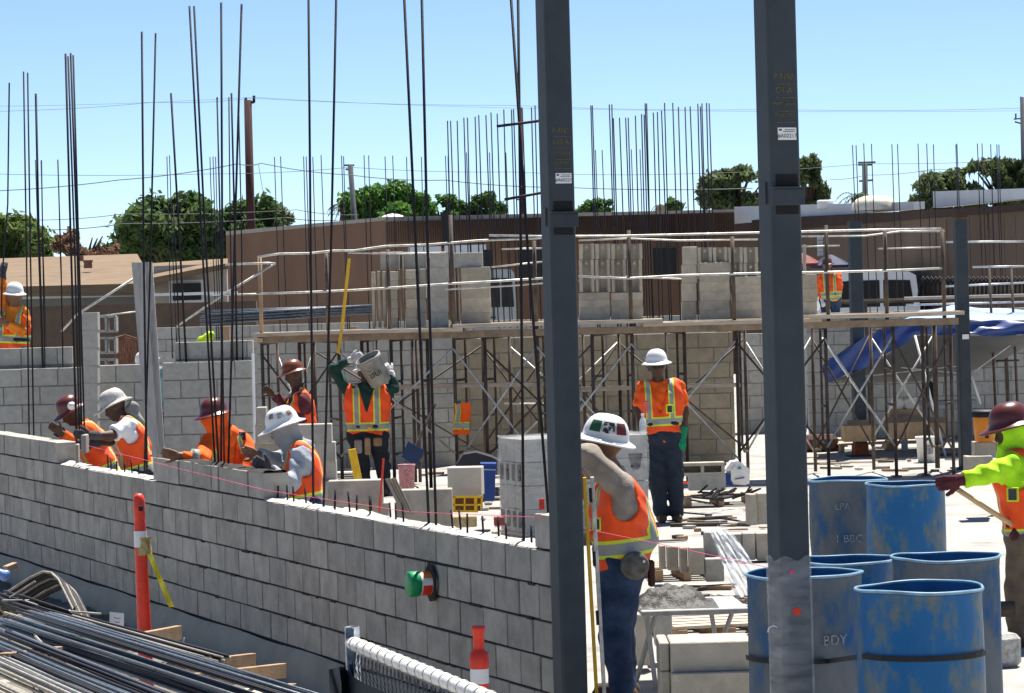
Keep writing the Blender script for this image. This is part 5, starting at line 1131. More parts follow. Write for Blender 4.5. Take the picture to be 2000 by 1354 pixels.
# ================================================================== OBJECTS ON THE SITE
# ---- barrels
def barrel(label, x0, x1, yr, D, m, seed=0, sq=0.0, txt=None, drip=None):
    cx = (x0 + x1) / 2; c = W(cx, yr, D); r = (x1 - x0) / 2 / PXM(D); H = c[2]; t = thing('barrel', label, 'barrel', (c[0], c[1], 0), 'blue plastic barrels')
    def df(q, z, a): return q * (1 + sq * math.cos(2 * a + seed) * (z / H) ** 2 + 0.006 * math.sin(3 * a + seed * 2 + z * 4) + 0.02 * (1 - (2 * z / H - 1) ** 2))
    o = (c[0], c[1], 0)
    pr = [(r * 0.0, 0.012), (r * 0.9, 0.01), (r * 0.97, 0.04), (r * 0.985, 0.1), (r * .97, 0.3 * H)] + [(r * 0.97, H * q) for q in (0.33, .34, .5, .66, .67, .8, .93)] + [(r * .985, H - 0.02)]
    part(t, 'shell', m, MB().lathe(pr, 48, o, defo=df), True)
    part(t, 'inside', mat('barrel_inner', (0.02, 0.11, 0.24), 0.6, 0.3, 5), MB().lathe([(r * 0.96, H - 0.012), (r * 0.945, H * 0.6), (r * 0.94, 0.05), (0, 0.05)], 48, o, defo=df), True)
    def rim(q, z, a): return df(q, z, a) * (1 + 0.004 * math.sin(11 * a + seed))
    prr = [(r * 0.995 + 0.007 * math.cos(a), H - 0.009 + 0.008 * math.sin(a)) for a in np.linspace(0, 2 * math.pi, 9)]
    part(t, 'rim', mat('barrel_rim', (0.16, 0.28, 0.38), 0.45, 0.3, 9), MB().lathe(prr, 48, o, defo=rim), True)
    for ch_ in t.children:                         # warped cut edge and a few knocks
        me_ = ch_.data
        for v_ in me_.vertices:
            x_, y_, z_ = v_.co
            a_ = math.atan2(y_, x_)
            if z_ > H - 0.06: v_.co.z += 0.005 * math.sin(2 * a_ + seed) + 0.002 * math.sin(5 * a_ + seed)
            for q in range(3):
                da = (a_ - (-2.6 + 1.1 * q + 0.7 * math.sin(seed + q)) + math.pi) % (2 * math.pi) - math.pi; dz = z_ - H * (0.42 + 0.22 * math.sin(seed * 2 + q * 2))
                k_ = math.exp(-(da / .32) ** 2 - (dz / .12) ** 2) * 0.011; v_.co.x -= k_ * math.cos(a_); v_.co.y -= k_ * math.sin(a_)
    for (tx, px, py, sz) in (txt or ()):
        p_ = W(px, py, D); a = math.asin(max(-.95, min(.95, (p_[0] - c[0]) / r))); q_ = np.array([c[0] + math.sin(a) * (r * 1.012), c[1] - math.cos(a) * (r * 1.012), p_[2]])
        text_part(t, 'lettering', tx, sz, q_, (math.pi / 2, 0, a), mat('faded_print', (0.22, 0.25, 0.28), 0.8, 0.6, 50), 0.001)
    return t, c, r, H
barrel('caked grey-blue barrel with faded white print standing behind the others', 1578, 1732, 934, 23.6, BLUEG, 5, txt=[('LPA', 1638, 985, 0.07), ('1 BBC', 1650, 1047, 0.08)])
barrel('clean bright blue barrel at the back of the group', 1690, 1846, 942, 22.6, BLUEB, 2)
barrel('dark blue barrel half hidden in the middle of the group', 1545, 1752, 1090, 17.3, BLUEB, 8)
barrel('grey caked barrel at right of the group', 1741, 1953, 1084, 16.6, BLUEG, 1.7, sq=0.02)
bB = barrel('grey caked barrel strapped in front beside the wrapped column', 1456, 1684, 1116, 15.55, BLUEG, 3.1, txt=[('BDY', 1620, 1240, 0.07)])
bA = barrel('large blue barrel with dented rim strapped in front', 1668, 1921, 1144, 14.15, BLUEB, 6.2, sq=-0.02)
st_ = MB(); P_ = []
for (cc, rr, a0, a1) in ((bB[1], bB[2] * 1.03, 178, 285), (bA[1], bA[2] * 1.03, 205, 350)):
    for a in np.linspace(R(a0), R(a1), 14): P_.append((cc[0] + rr * math.cos(a), cc[1] + rr * math.sin(a), W(1600, 1292, 15.27)[2] if cc is bB[1] else W(1800, 1287, 13.87)[2]))
vs = []; fs = []
for i, p in enumerate(P_): vs += [np.array(p) - ZD * 0.012, np.array(p) + ZD * 0.012]
fs = [(2 * i, 2 * i + 2, 2 * i + 3, 2 * i + 1) for i in range(len(P_) - 1)]
tag(MB().add(vs, fs).build('strap', BLACK), 'black strap tied round the two front barrels', 'strap')
tag(MB().box(G(1948, 1300) + ZD * 0.1, (0.2, 0.3, 0.2), axes_z(.3), b=0.03).build('cement_lump', MORT_W), 'crumpled pale cement lump beside the right barrel', 'lump')
rp = G(1945, 1190); tag(MB().lathe([(0.0, 0), (0.05, 0), (0.05, 0.09), (0.03, 0.09), (0.03, 0.01)], 14, W(1953, 1190, 19.5), (AX[1], AX[2], AX[0])).build('pipe_stub', SCAF), 'short dark pipe stub between the right barrel and brown trousers', 'pipe')

# ---- long level held at the column
lvl = thing('spirit_level', 'long yellow spirit level standing against the first steel column', 'level', W(1165, 1380, 17.3))
l0, l1 = W(1145, 932, 17.22), W(1170, 1375, 17.22); lu = nrm(l0 - l1); lx = nrm(np.cross(lu, [0, 1, 0])); ly = np.cross(lx, lu)
part(lvl, 'body', YEL, MB().box((l0 + l1) / 2 - lx * 0.010 * -1, (0.020, 0.03, np.linalg.norm(l0 - l1)), (lx, ly, lu), b=0.003))
part(lvl, 'edge_rail', GALV, MB().box((l0 + l1) / 2 + lx * 0.032 * (1 if lx[0] > 0 else -1), (0.022, 0.034, np.linalg.norm(l0 - l1)), (lx, ly, lu), b=0.003))
for f in (0.36, 0.62, 0.08): part(lvl, 'vial_slot', BLACK, MB().box(l0 + (l1 - l0) * f - ly * (0.016 if ly[1] > 0 else -0.016) + lx * 0.018 * (1 if lx[0] > 0 else -1), (0.018, 0.004, 0.08), (lx, ly, lu)))

# ---- wrapped pallet of blocks
pc0 = np.array([*W(1023, 1050, 28.9)[:2], 0]); plw = thing('wrapped_block_pallet', 'film-wrapped pallet of grey blocks behind the first steel column', 'block pallet', pc0)
ztop = W(1150, 853, 29.1)[2]; nl = 4; zl = (ztop - 0.12) / nl; PW, PD = 1.27, 0.62
for b_ in range(3): part(plw, 'pallet_runner', WOODR, MB().box(pc0 + UD * (0.06 + b_ * 0.25) + VD * PW / 2 + ZD * 0.045, (PW, 0.09, 0.09), (VD, UD, ZD)))
part(plw, 'pallet_deck', WOODP, MB().box(pc0 + UD * PD / 2 + VD * PW / 2 + ZD * 0.105, (PW, PD, 0.025), (VD, UD, ZD)))
for l in range(nl):
    for i in range(3):
        for j in range(3):
            cc = pc0 + VD * (0.21 + i * 0.425) + UD * (0.10 + j * 0.205) + ZD * (0.12 + zl * (l + 0.5))
            inst('block', block_mesh(0.405, CMU_D, round(zl - 0.006, 3), 0.195), cc, TH, plw)
for l in (1, 3):
    cc = pc0 + VD * 1.14 - UD * 0.002 + ZD * (0.12 + zl * (l - 0.15))
    part(plw, 'grip_hole', MORT, MB().prism([(-.07, .07), (-.045, -.06), (-.025, -.08), (.025, -.08), (.045, -.06), (.07, .07)], cc + UD * 0.004, (VD, ZD, -UD), 0.006))
for l in (0, 2):
    for j in range(4):
        cc = pc0 - VD * 0.002 + UD * (0.08 + j * 0.15) + ZD * (0.12 + zl * (l + 0.55)); part(plw, 'open_cell', MORT, MB().box(cc + VD * .001, (0.006, 0.06, 0.15), (VD, UD, ZD)))
fm = MB()
def wrapf(u, v):
    per = 2 * (PW + PD); d = u * per; e = 0.014 + 0.008 * math.sin(40 * u + 9 * v) + 0.006 * math.sin(90 * v + 7 * math.sin(6 * u))
    if d < PW: p = VD * d - UD * e
    elif d < PW + PD: p = VD * (PW + e) + UD * (d - PW)
    elif d < 2 * PW + PD: p = VD * (2 * PW + PD - d) + UD * (PD + e)
    else: p = UD * (per - d) - VD * e
    return pc0 + p + ZD * (0.06 + (ztop - 0.04) * v)
fm.grid(wrapf, 76, 30); fm.box(pc0 + VD * PW / 2 + UD * PD / 2 + ZD * (ztop + 0.012), (PW, PD, 0.01), (VD, UD, ZD))
part(plw, 'plastic_wrap', FILM, fm, True)
bt = W(1256, 849, 29.2); btl = thing('water_bottle', 'clear plastic water bottle standing on the wrapped pallet', 'bottle', bt)
part(btl, 'bottle', film_mat('bottle_plastic', alpha=0.55), MB().lathe([(0, 0), (0.032, 0), (0.033, 0.1), (0.03, 0.13), (0.014, 0.16), (0.013, 0.175)], 16, bt), True); part(btl, 'cap', WHITE, MB().lathe([(0.016, 0.175), (0.016, 0.195), (0, 0.195)], 12, bt)); part(btl, 'label', mat('bottle_label', (0.5, 0.55, 0.6)), MB().lathe([(0.0345, 0.04), (0.0345, 0.09)], 16, bt))

# ---- loose blocks on the slab
def gblock(x0, y0, x1, y1, D, label, group=None, m=CMU_N, dep=0.2, rot=0.0, cells=0):
    a, b = W(x0, y0, D), W(x1, y1, D); c = (a + b) / 2; L, H = abs(b[0] - a[0]), abs(a[2] - b[2]); ax = axes_z(rot)
    mb = MB()
    if cells:                                   # laid on its side: face shell with open cells
        w = L / cells; t_ = 0.035
        mb.box(c + ax[1] * dep / 2 + ZD * (H / 2 - t_ / 2), (L, dep, t_), ax, b=.004).box(c + ax[1] * dep / 2 - ZD * (H / 2 - t_ / 2), (L, dep, t_), ax, b=.004)
        for q in range(cells + 1): mb.box(c + ax[1] * dep / 2 + ax[0] * (-L / 2 + t_ / 2 + (L - t_) * q / cells), (t_, dep, H - 2 * t_ + .002), ax)
        mb.box(c + ax[1] * (dep - .02), (L - .02, .02, H - .02), ax)
    else: mb.box(c + ax[1] * dep / 2, (L, dep, H), ax, b=0.006)
    return tag(mb.build('concrete_block', m, org=c), label, 'concrete block', group)
# pile left of the bucket carrier
for (x0, y0, x1, y1, D, lab) in ((568, 830, 648, 866, 30.0, 'top grey block of the pile behind the stickered hat'), (556, 866, 655, 902, 30.0, 'second grey block of the pile behind the stickered hat'), (556, 902, 657, 940, 30.05, 'third grey block of the pile behind the stickered hat'),
        (600, 940, 660, 978, 30.0, 'fourth grey block of the pile behind the stickered hat'), (600, 978, 660, 1018, 30.0, 'lowest grey block of the pile behind the stickered hat'), (500, 796, 520, 830, 30.6, 'small block at the white edge behind the far maroon mason'), (498, 830, 560, 866, 30.7, 'grey block left of the pile under the far maroon mason'),
        (497, 866, 560, 905, 30.8, 'lower grey block left of the pile under the far maroon mason'), (640, 940, 748, 985, 27.5, 'long grey block lying behind the dowels left of the red stick'), (655, 985, 760, 1030, 27.6, 'lower grey block behind the dowels left of the red stick'),
        (772, 958, 884, 1005, 26.5, 'long grey block lying behind the tall paired bars'), (778, 1005, 884, 1056, 26.6, 'lower long grey block behind the tall paired bars')):
    gblock(x0, y0, x1, y1, D, lab, m=CMU)
gblock(873, 914, 941, 968, 30.2, 'pale cream box block standing on the yellow crate', m=mat('cream_block', (0.45, 0.42, 0.36), 0.85, 0.1), dep=0.25, rot=-.1)
gblock(1328, 905, 1416, 928, 33.6, 'grey block on its side with two dark cells behind the standing worker', cells=2, m=CMU_N); gblock(1345, 929, 1418, 957, 33.6, 'grey block under the open-celled block behind the standing worker', m=CMU_D)
gblock(1420, 905, 1430, 950, 34.2, 'narrow block edge left of the white-lidded cooler', m=CMU_D)
gblock(1464, 966, 1478, 1026, 29.0, 'tall block on end left of the second steel column', m=CMU_N, rot=.15); gblock(1479, 964, 1512, 1024, 29.1, 'wider tall block on end touching the second steel column', m=CMU_N)
gblock(1404, 1044, 1450, 1092, 26.6, 'grey block in the back row behind the plastic sheet, left one', m=CMU); gblock(1451, 1042, 1476, 1094, 26.5, 'grey block in the back row behind the plastic sheet, middle one', m=CMU); gblock(1477, 1042, 1520, 1094, 26.5, 'grey block in the back row behind the plastic sheet, right one', m=CMU_N)
gblock(1288, 1066, 1301, 1112, 24.6, 'thin block at the left end of the pallet row', m=CMU_N); gblock(1303, 1068, 1326, 1114, 24.5, 'second block of the pallet row behind the round pouch', m=CMU_N); gblock(1328, 1070, 1344, 1120, 24.3, 'third block of the pallet row', m=CMU_N); gblock(1346, 1070, 1376, 1122, 24.2, 'broad block of the pallet row beside the plastic sheet', m=CMU_N)
gblock(1376, 1040, 1404, 1092, 24.4, 'grey block half covered by the plastic sheet, upper', m=CMU_D); gblock(1378, 1092, 1415, 1136, 24.2, 'grey block half covered by the plastic sheet, lower', m=CMU_D)
gblock(1240, 1200, 1276, 1300, 19.0, 'grey block on end behind the crossed stand legs', m=CMU, rot=.1); gblock(1278, 1200, 1314, 1262, 19.3, 'grey block under the right side of the mortar stand', m=CMU_D)
for (x0, x1, y0, y1, D, lab) in ((1288, 1308, 1256, 1310, 16.9, 'block end at left of the front two-high stack, upper'), (1310, 1470, 1256, 1310, 16.8, 'long pale block on top of the front two-high stack'), (1290, 1310, 1312, 1372, 16.9, 'block end at left of the front two-high stack, lower'), (1312, 1474, 1316, 1378, 16.75, 'long pale block at the bottom of the front two-high stack')):
    gblock(x0, y0, x1, y1, D, lab, m=CMU_N, rot=0.0, dep=0.42)
# pallets
def pallet(label, x, y, wx, dy, rot=0.0, h=0.12, top=True):
    c = G(x, y); t = thing('pallet', label, 'pallet', c); ax = axes_z(rot)
    for k in (-1, 0, 1): part(t, 'runner', WOODR, MB().box(c + ax[0] * k * (wx / 2 - 0.05) + ZD * 0.05, (0.06, dy, 0.09), ax))
    n = int(dy / 0.16)
    for k in range(n): part(t, 'deck_slat', WOODP, MB().box(c + ax[1] * ((k + 0.5) / n - 0.5) * dy + ZD * (h - 0.012), (wx, 0.11, 0.02), ax, b=.002))
    return t, c
pallet('pallet covered with steel scraps behind the standing worker', 1400, 985, 0.8, 0.9, 0.05)
pallet('pallet under the short row of blocks by the plastic sheet', 1330, 1128, 0.55, 0.7, 0.1)
pallet('worn pallet lying under the mortar stand', 1390, 1240, 0.75, 1.0, 0.2)
pallet('pallet with the cardboard boxes in front of the far wall', 1735, 878, 1.5, 0.9, 0.0); pallet('small pallet at the rusty-footed far column', 1625, 872, 0.45, 0.5, 0.0)
# steel scraps on the pallet
for k in range(26):
    a = G(1398 + random.uniform(-50, 58), 972 + random.uniform(-8, 10), 0.14); th_ = random.uniform(-1.2, 1.2); L = random.uniform(.1, .35)
    tag(MB().tube([a + ZD * .02, a + np.array([math.cos(th_) * L, math.sin(th_) * L, random.uniform(-.02, .12)])], 0.011, 6).build('steel_scrap', REBAR), 'short cut steel bar in the heap on the pallet behind the standing worker', 'steel scrap', 'steel scraps on the pallet')
tag(MB().tube([G(1378, 1008, .01), G(1462, 1020, .01)], 0.009, 6).build('loose_rod', REBAR), 'thin dark rod lying on the bright slab right of the standing worker', 'rod')
tag(MB().tube([G(1320, 1000, .01), G(1390, 1006, .01)], 0.009, 6).build('loose_rod', REBAR), 'thin dark rod lying by the standing worker\'s boot', 'rod')
tag(MB().tube([W(1300, 942, 34), W(1375, 944, 34), W(1392, 948, 34)], 0.012, 6).build('hose_end', RED), 'red-tipped hose lying behind the standing worker', 'hose')
# cooler with house-shaped white lid
def prism_px(par, name, pts, D, dep, m): 
    P = [W(x, y, D) for (x, y) in pts]; n = len(P); q = np.array([0, dep, 0])
    return part(par, name, m, MB().add(P + [p + q for p in P], [tuple(range(n)), tuple(range(n, 2 * n))[::-1]] + [(i, n + i, n + (i + 1) % n, (i + 1) % n) for i in range(n)]))
cl_ = thing('cooler', 'blue cooler with white gabled lid on the slab behind the scrap pallet', 'cooler', G(1440, 960))
BLU = mat('cooler_blue', (0.01, 0.045, 0.22), 0.4, 0.1)
prism_px(cl_, 'tub', [(1415, 926), (1430, 926), (1430, 950), (1416, 948)], 34.0, 0.25, BLU); prism_px(cl_, 'lid', [(1428, 918), (1443, 901), (1464, 916), (1464, 944), (1456, 948), (1433, 946), (1428, 938)], 33.9, 0.02, WHITE)
prism_px(cl_, 'lid_side', [(1413, 922), (1428, 902), (1443, 900), (1428, 919)], 33.92, 0.25, WHITE); prism_px(cl_, 'emblem', [(1440, 917), (1445, 909), (1449, 917)], 33.88, 0.005, mat('emblem_blue', (0.1, 0.3, 0.5))); prism_px(cl_, 'handle', [(1436, 935), (1454, 932), (1454, 934), (1436, 937)], 33.88, 0.008, BLU)
c5 = thing('cooler', 'deep blue cooler beside the cream box behind the wall', 'cooler', G(955, 985)); prism_px(c5, 'tub', [(940, 914), (968, 914), (966, 978), (942, 978)], 31.0, 0.3, BLU); prism_px(c5, 'lid', [(938, 906), (969, 906), (969, 914), (938, 914)], 30.98, 0.32, BLU); prism_px(c5, 'lid_seam', [(940, 916), (968, 917), (968, 919), (940, 918)], 30.97, 0.01, mat('pale_blue', (.3, .4, .6)))
cr_ = thing('crate', 'yellow open crate under the cream box behind the wall', 'crate', G(912, 1003))
for (x0, y0, x1, y1) in ((884, 969, 944, 973), (884, 985, 940, 988), (886, 997, 934, 1001), (884, 969, 889, 1000), (906, 972, 909, 998), (926, 972, 932, 998), (939, 968, 943, 996)): prism_px(cr_, 'slat', [(x0, y0), (x1, y0), (x1, y1), (x0, y1)], 30.1, 0.02, YEL)
prism_px(cr_, 'back_panel', [(886, 972), (940, 972), (938, 998), (887, 998)], 30.4, 0.02, mat('crate_dark', (0.12, 0.05, 0.01)))
bk2 = thing('bucket', 'pink speckled bucket behind the wall left of the paired tall bars', 'bucket', G(795, 958)); c_ = W(795, 955, 33); part(bk2, 'shell', tri_mat('pink_speckle', [(0.22, 0.07, 0.09), (0.36, 0.16, 0.18), (0.5, 0.35, 0.35)], [.35, .5, .7], 60), MB().lathe([(0, 0), (0.078, 0), (0.088, 0.26), (0.094, 0.26), (0.094, 0.24)], 20, c_), True); part(bk2, 'fill', MORT_L, MB().lathe([(0.086, 0.24), (0, 0.25)], 16, c_))
sh = thing('shovel', 'blue square shovel blade leaning behind the pink bucket', 'shovel', G(805, 930)); prism_px(sh, 'blade', [(797, 862), (830, 880), (812, 912), (784, 892)], 35.5, 0.02, mat('shovel_blue', (0.012, 0.03, 0.09), 0.5)); part(sh, 'shaft', SCAF, MB().tube([W(806, 884, 35.5), W(850, 790, 35.8)], 0.016, 6))
prism_px(thing('tarp_heap', 'dark heap under the hanging vest behind the wall', 'heap', G(930, 905)), 'cover', [(893, 905), (905, 888), (930, 884), (960, 893), (985, 906), (984, 912), (892, 912)], 36.5, 0.5, mat('tarp_dark', (0.03, 0.032, 0.04), 0.9))
tag(MB().box((W(688, 878, 35) + W(699, 938, 35)) / 2, (0.09, 0.03, 0.36), (nrm(np.array([1, 0, .18])), AX[1], nrm(np.array([-.18, 0, 1]))), b=.004).build('yellow_trowel_board', YEL), 'yellow board leaning at the bucket carrier\'s feet', 'board')
tag(MB().tube([W(749, 896, 27.3), W(741, 1000, 27.3)], 0.011, 6).build('red_rod', RED), 'thin red rod standing behind the dowels', 'rod')
for k in range(4): tag(MB().box((W(762, 935, 25.6) + W(792, 1000, 25.6)) / 2 + np.array([0.022 * k - .03, .03 * k, 0]), (0.02, 0.025, 0.30), (nrm(np.array([1, 0, .45])), AX[1], nrm(np.array([-.45, 0, 1])))).build('wood_stake', mat('old_stake', (0.24, 0.21, 0.17), 0.9, 0.2)), 'weathered wooden stake in the bundle leaning behind the dowels', 'stake', 'bundle of stakes')
for k in range(5): tag(MB().box(G(668, 946) + np.array([random.uniform(-.03, .03), 0, 0.03 + 0.03 * k]), (0.42, 0.3, 0.012), axes_z(random.uniform(-.1, .1))).build('metal_sheet', GALV), 'thin pale metal sheet in the pile left of the bucket carrier', 'sheet', 'metal sheets pile')
tag(MB().box(W(975, 1018, 24.5), (0.075, 0.06, 0.07), axes_z(.3), b=.006).build('red_tool_box', mat('dull_red', (0.25, 0.05, 0.045), 0.7)), 'small dull red box on a stem behind the wall near the wrapped pallet', 'tool')
tag(MB().box(W(906, 1018, 27.5), (0.2, 0.2, 0.1), axes_z(.2), b=.01).build('paper_bundle', mat('tan_paper', (0.42, 0.33, 0.18), 0.9, .3, 20)), 'tan paper bundle on the slab below the yellow crate', 'bundle')
part(wall, 'red_tab', RED, MB().box(W(1058, 985, 17.7), (0.03, 0.02, 0.06))); 
for k in range(34):                        # rubble and mortar droppings on the slab
    p_ = G(random.uniform(560, 1080), random.uniform(985, 1050)); 
    tag(MB().box(p_ + ZD * .02, (random.uniform(.03, .12), random.uniform(.03, .1), random.uniform(.02, .06)), axes_z(random.uniform(0, 3)), b=.012).build('mortar_crumb', MORT_W), 'crumb of mortar among the droppings on the slab behind the dowels', 'rubble', 'mortar droppings behind the street wall')
# mortar stand
ms = thing('mortar_stand', 'low stand with a wet mortar heap on a board beside the level worker', 'mortar stand', G(1330, 1330))
mz = W(1330, 1184, 18.4)[2]; mc = W(1345, 1184, 18.4)
part(ms, 'board', WOODG, MB().box(mc, (0.62, 0.75, 0.03), axes_z(.05), b=.004))
hp = MB()
def heap(u, v):
    x, y = (u - .5) * 0.52, (v - .5) * 0.6; rr = math.hypot(x / .24, y / .27); z = max(0, 1 - rr ** 1.6) * 0.11 * (1 + .35 * math.sin(23 * x + 5) * math.sin(19 * y + 2)) + 0.012 * math.sin(60 * x) * math.sin(51 * y) * (rr < 1)
    return mc + np.array([x - 0.10, y, 0.016 + z])
hp.grid(heap, 34, 34); part(ms, 'mortar_heap', mat('wet_mortar', (0.05, 0.048, 0.042), 0.6, 0.4, 14, 0.8, 60), hp, True)
for (xa, ya, xb, yb, D) in ((1262, 1200, 1282, 1352, 18.1), (1280, 1200, 1240, 1340, 18.15), (1388, 1190, 1398, 1250, 18.8), (1432, 1190, 1410, 1252, 18.8)):
    part(ms, 'leg', WOODG, MB().tube([W(xa, ya, D), W(xb, yb, D)], 0.016, 6))
# clear sheet blowing over the blocks
shm = MB()
def sheet(u, v):
    xl = 1384 + 55 * v; xr = 1420 + 78 * v ** .8; x = xl + (xr - xl) * u; y = 1032 + 138 * v - 18 * u * v
    return W(x, y, 23.9 - 0.9 * v + 0.06 * math.sin(17 * u + 9 * v) + 0.05 * math.sin(31 * u - 13 * v))
shm.grid(sheet, 26, 30); tag(shm.build('plastic_sheet', FILM2, smooth=True), 'clear crumpled plastic sheet hanging over the blocks left of the barrels', 'plastic sheet')
# vest hung on the scaffold
hv = MB()
def hvf(u, v):
    return W(886 + 32 * u + 2 * math.sin(6 * v), 787 + 62 * v, 37.4 + 0.02 * math.sin(9 * u))
hv.grid(hvf, 10, 12); hv.grid(lambda u, v: np.array(hvf(u, v)) + np.array([0, 0.05, 0]), 10, 12)
hvo = thing('hung_vest', 'orange safety vest hung on the scaffold frame behind the wall', 'vest', W(900, 850, 37.4)); part(hvo, 'cloth', ORANGE, hv, True)
for (f0, f1, g0, g1, m_) in ((0.06, .40, 0, .62, mat('vest_lime', (0.6, 0.75, 0.03))), (.12, .34, 0, .62, MATS['reflective']), (0, 1, .60, .84, MATS['vest_lime']), (0, 1, .64, .80, MATS['reflective'])):
    part(hvo, 'reflective_strip', m_, MB().grid(lambda u, v: np.array(hvf(f0 + (f1 - f0) * u, g0 + (g1 - g0) * v)) - np.array([0, 0.004 if m_ != MATS['reflective'] else 0.008, 0]), 4, 4), True)
part(hvo, 'collar', GLG, MB().box(W(894, 786, 37.4), (.07, .06, .03), b=.008))
# ---- right: boxes, bucket, drinks cooler, canopy
def box_px(label, x0, y0, x1, y1, D, m, dep, name, cat, rot=0.0):
    a, b = W(x0, y0, D), W(x1, y1, D); c = (a + b) / 2; t = thing(name, label, cat, c)
    part(t, 'body', m, MB().box(c + np.array([0, dep / 2, 0]), (abs(b[0] - a[0]), dep, abs(a[2] - b[2])), axes_z(rot), b=.006)); return t, c
for (x0, y0, x1, y1, lab) in ((1648, 832, 1712, 862, 'long brown cardboard box left on the far pallet'), (1735, 826, 1768, 858, 'brown cardboard box in the middle of the far pallet'), (1768, 824, 1808, 856, 'brown cardboard box right of the middle one on the far pallet'), (1812, 826, 1848, 855, 'brown cardboard box at the right end of the far pallet')):
    t, c = box_px(lab, x0, y0, x1, y1, 42.5, CARD, 0.4, 'cardboard_box', 'box'); part(t, 'flap', CARD, MB().box(c + np.array([0, .2, abs(W(x0, y0, 42.5)[2] - c[2]) + .02]), (.3, .18, .008), (AX[0], nrm(np.array([0, .8, .4])), AX[2])))
t, c = box_px('open cardboard box with raised white flaps on the far pallet', 1738, 800, 1800, 826, 43.0, CARD, 0.4, 'cardboard_box', 'box')
for dx in (-.12, .1): part(t, 'flap', mat('white_card', (0.6, 0.55, 0.48)), MB().box(c + np.array([dx, .05, .14]), (.18, .006, .2), (nrm(np.array([1, 0, dx * 3])), AX[1], nrm(np.array([-dx * 3, 0, 1])))))
wb = thing('bucket', 'white plastic bucket with grey label in front of the cardboard boxes', 'bucket', G(1811, 905)); c_ = np.array([*G(1811, 903)[:2], 0])
part(wb, 'shell', WHITE, MB().lathe([(0, 0), (0.12, 0), (0.142, 0.34), (0.152, 0.34), (0.152, 0.30), (0.143, .30)], 24, c_), True); part(wb, 'label', mat('grey_print', (0.3, 0.3, 0.3), .8, .6, 30), MB().box(c_ + np.array([0.02, -.142, .17]), (.09, .006, .11))); part(wb, 'handle', GALV, MB().tube([c_ + np.array([-.15, 0, .33]), c_ + np.array([0, -.17, .20]), c_ + np.array([.15, 0, .33])], .004, 5)); part(wb, 'inside', MORT_L, MB().lathe([(.14, .32), (0, .31)], 20, c_))
dc = thing('drink_cooler', 'amber drink cooler with black lid on concrete blocks near the lime worker', 'cooler', G(1925, 905)); c_ = W(1924, 862, 31.0)
part(dc, 'tank', mat('amber', (0.55, 0.19, 0.015), .5), MB().lathe([(0, 0), (.10, 0), (.115, .22), (.115, .25)], 24, c_), True); part(dc, 'lid', BLACK, MB().lathe([(.13, .24), (.135, .29), (.11, .31), (0, .31)], 24, c_), True); part(dc, 'tap', BLACK, MB().box(c_ + np.array([0, -.13, .05]), (.03, .05, .03)))
gblock(1904, 864, 1946, 892, 31.0, 'concrete block under the amber drink cooler', m=CMU_N, dep=.25); gblock(1888, 892, 1940, 930, 30.6, 'lower concrete block under the amber drink cooler', m=CMU_N, dep=.25)
tag(MB().box(W(1952, 860, 31.5), (.06, .06, .7)).build('red_post', mat('dark_red', (.22, .03, .03))), 'dark red post right of the amber drink cooler', 'post')
# bench and chair below the canopy
bn = thing('bench', 'grey plank bench below the blue canopy', 'bench', G(1820, 850)); a, b = W(1745, 788, 44), W(1905, 786, 44); part(bn, 'seat', WOODG, MB().box((a + b) / 2, (b[0] - a[0], .4, .06), b=.005))
for x in (1765, 1890): part(bn, 'leg', WOODG, MB().box((W(x, 788, 44)[0], 44, W(x, 788, 44)[2] / 2 - .03), (.05, .35, W(x, 788, 44)[2] - .07)))
ch = thing('chair', 'dark chair back standing behind the bench below the canopy', 'chair', G(1815, 850)); prism_px(ch, 'backrest', [(1807, 755), (1818, 744), (1826, 752), (1828, 785), (1806, 785)], 44.6, .05, BLACK); prism_px(ch, 'seat', [(1806, 785), (1830, 785), (1830, 792), (1806, 792)], 44.5, .35, BLACK)
for x in (1808, 1828): part(ch, 'leg', BLACK, MB().tube([W(x, 792, 44.7), np.array([*W(x, 792, 44.7)[:2], 0])], .012, 5))
tag(MB().grid(lambda u, v: G(1590 + 110 * u, 822 + 30 * v, .03 + .12 * max(0, math.sin(9 * u + 3 * v) * math.sin(7 * v + 2 * u))), 20, 14).build('white_tarp', WHITE, smooth=True), 'crumpled white sheet lying in front of the far wall', 'sheet')
tag(MB().box(G(1602, 882) + ZD * .12, (.5, .35, .24), b=.06).build('dark_bundle', mat('dark_brown_bundle', (.10, .05, .035), .9, .4, 12)), 'dark brown bundle lying right of the second steel column', 'bundle')
# canopy
cn = thing('canopy', 'collapsed blue pop-up canopy tilted on one side behind the scaffold', 'canopy', G(1850, 880))
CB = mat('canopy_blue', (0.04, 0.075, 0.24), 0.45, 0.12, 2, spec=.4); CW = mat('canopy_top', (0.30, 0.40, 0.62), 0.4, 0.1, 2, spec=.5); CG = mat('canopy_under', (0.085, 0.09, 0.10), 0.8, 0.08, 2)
def lerp(L, u):
    x = u * (len(L) - 1); i = min(int(x), len(L) - 2); f = x - i; return tuple(L[i][k] * (1 - f) + L[i + 1][k] * f for k in range(3))
top_e = [(1604, 716, 42.8), (1660, 676, 42.8), (1720, 644, 42.8), (1778, 622, 42.8), (1850, 624, 42.6), (1930, 628, 42.5), (2040, 626, 42.4)]
bot_e = [(1612, 748, 42.75), (1668, 727, 42.75), (1728, 696, 42.75), (1786, 656, 42.75), (1852, 652, 42.5), (1932, 656, 42.4), (2040, 654, 42.3)]
rdg = [(1620, 715, 44.2), (1680, 676, 44.5), (1740, 640, 44.6), (1800, 606, 44.6), (1870, 596, 44.6), (1940, 603, 44.6), (2040, 606, 44.6)]
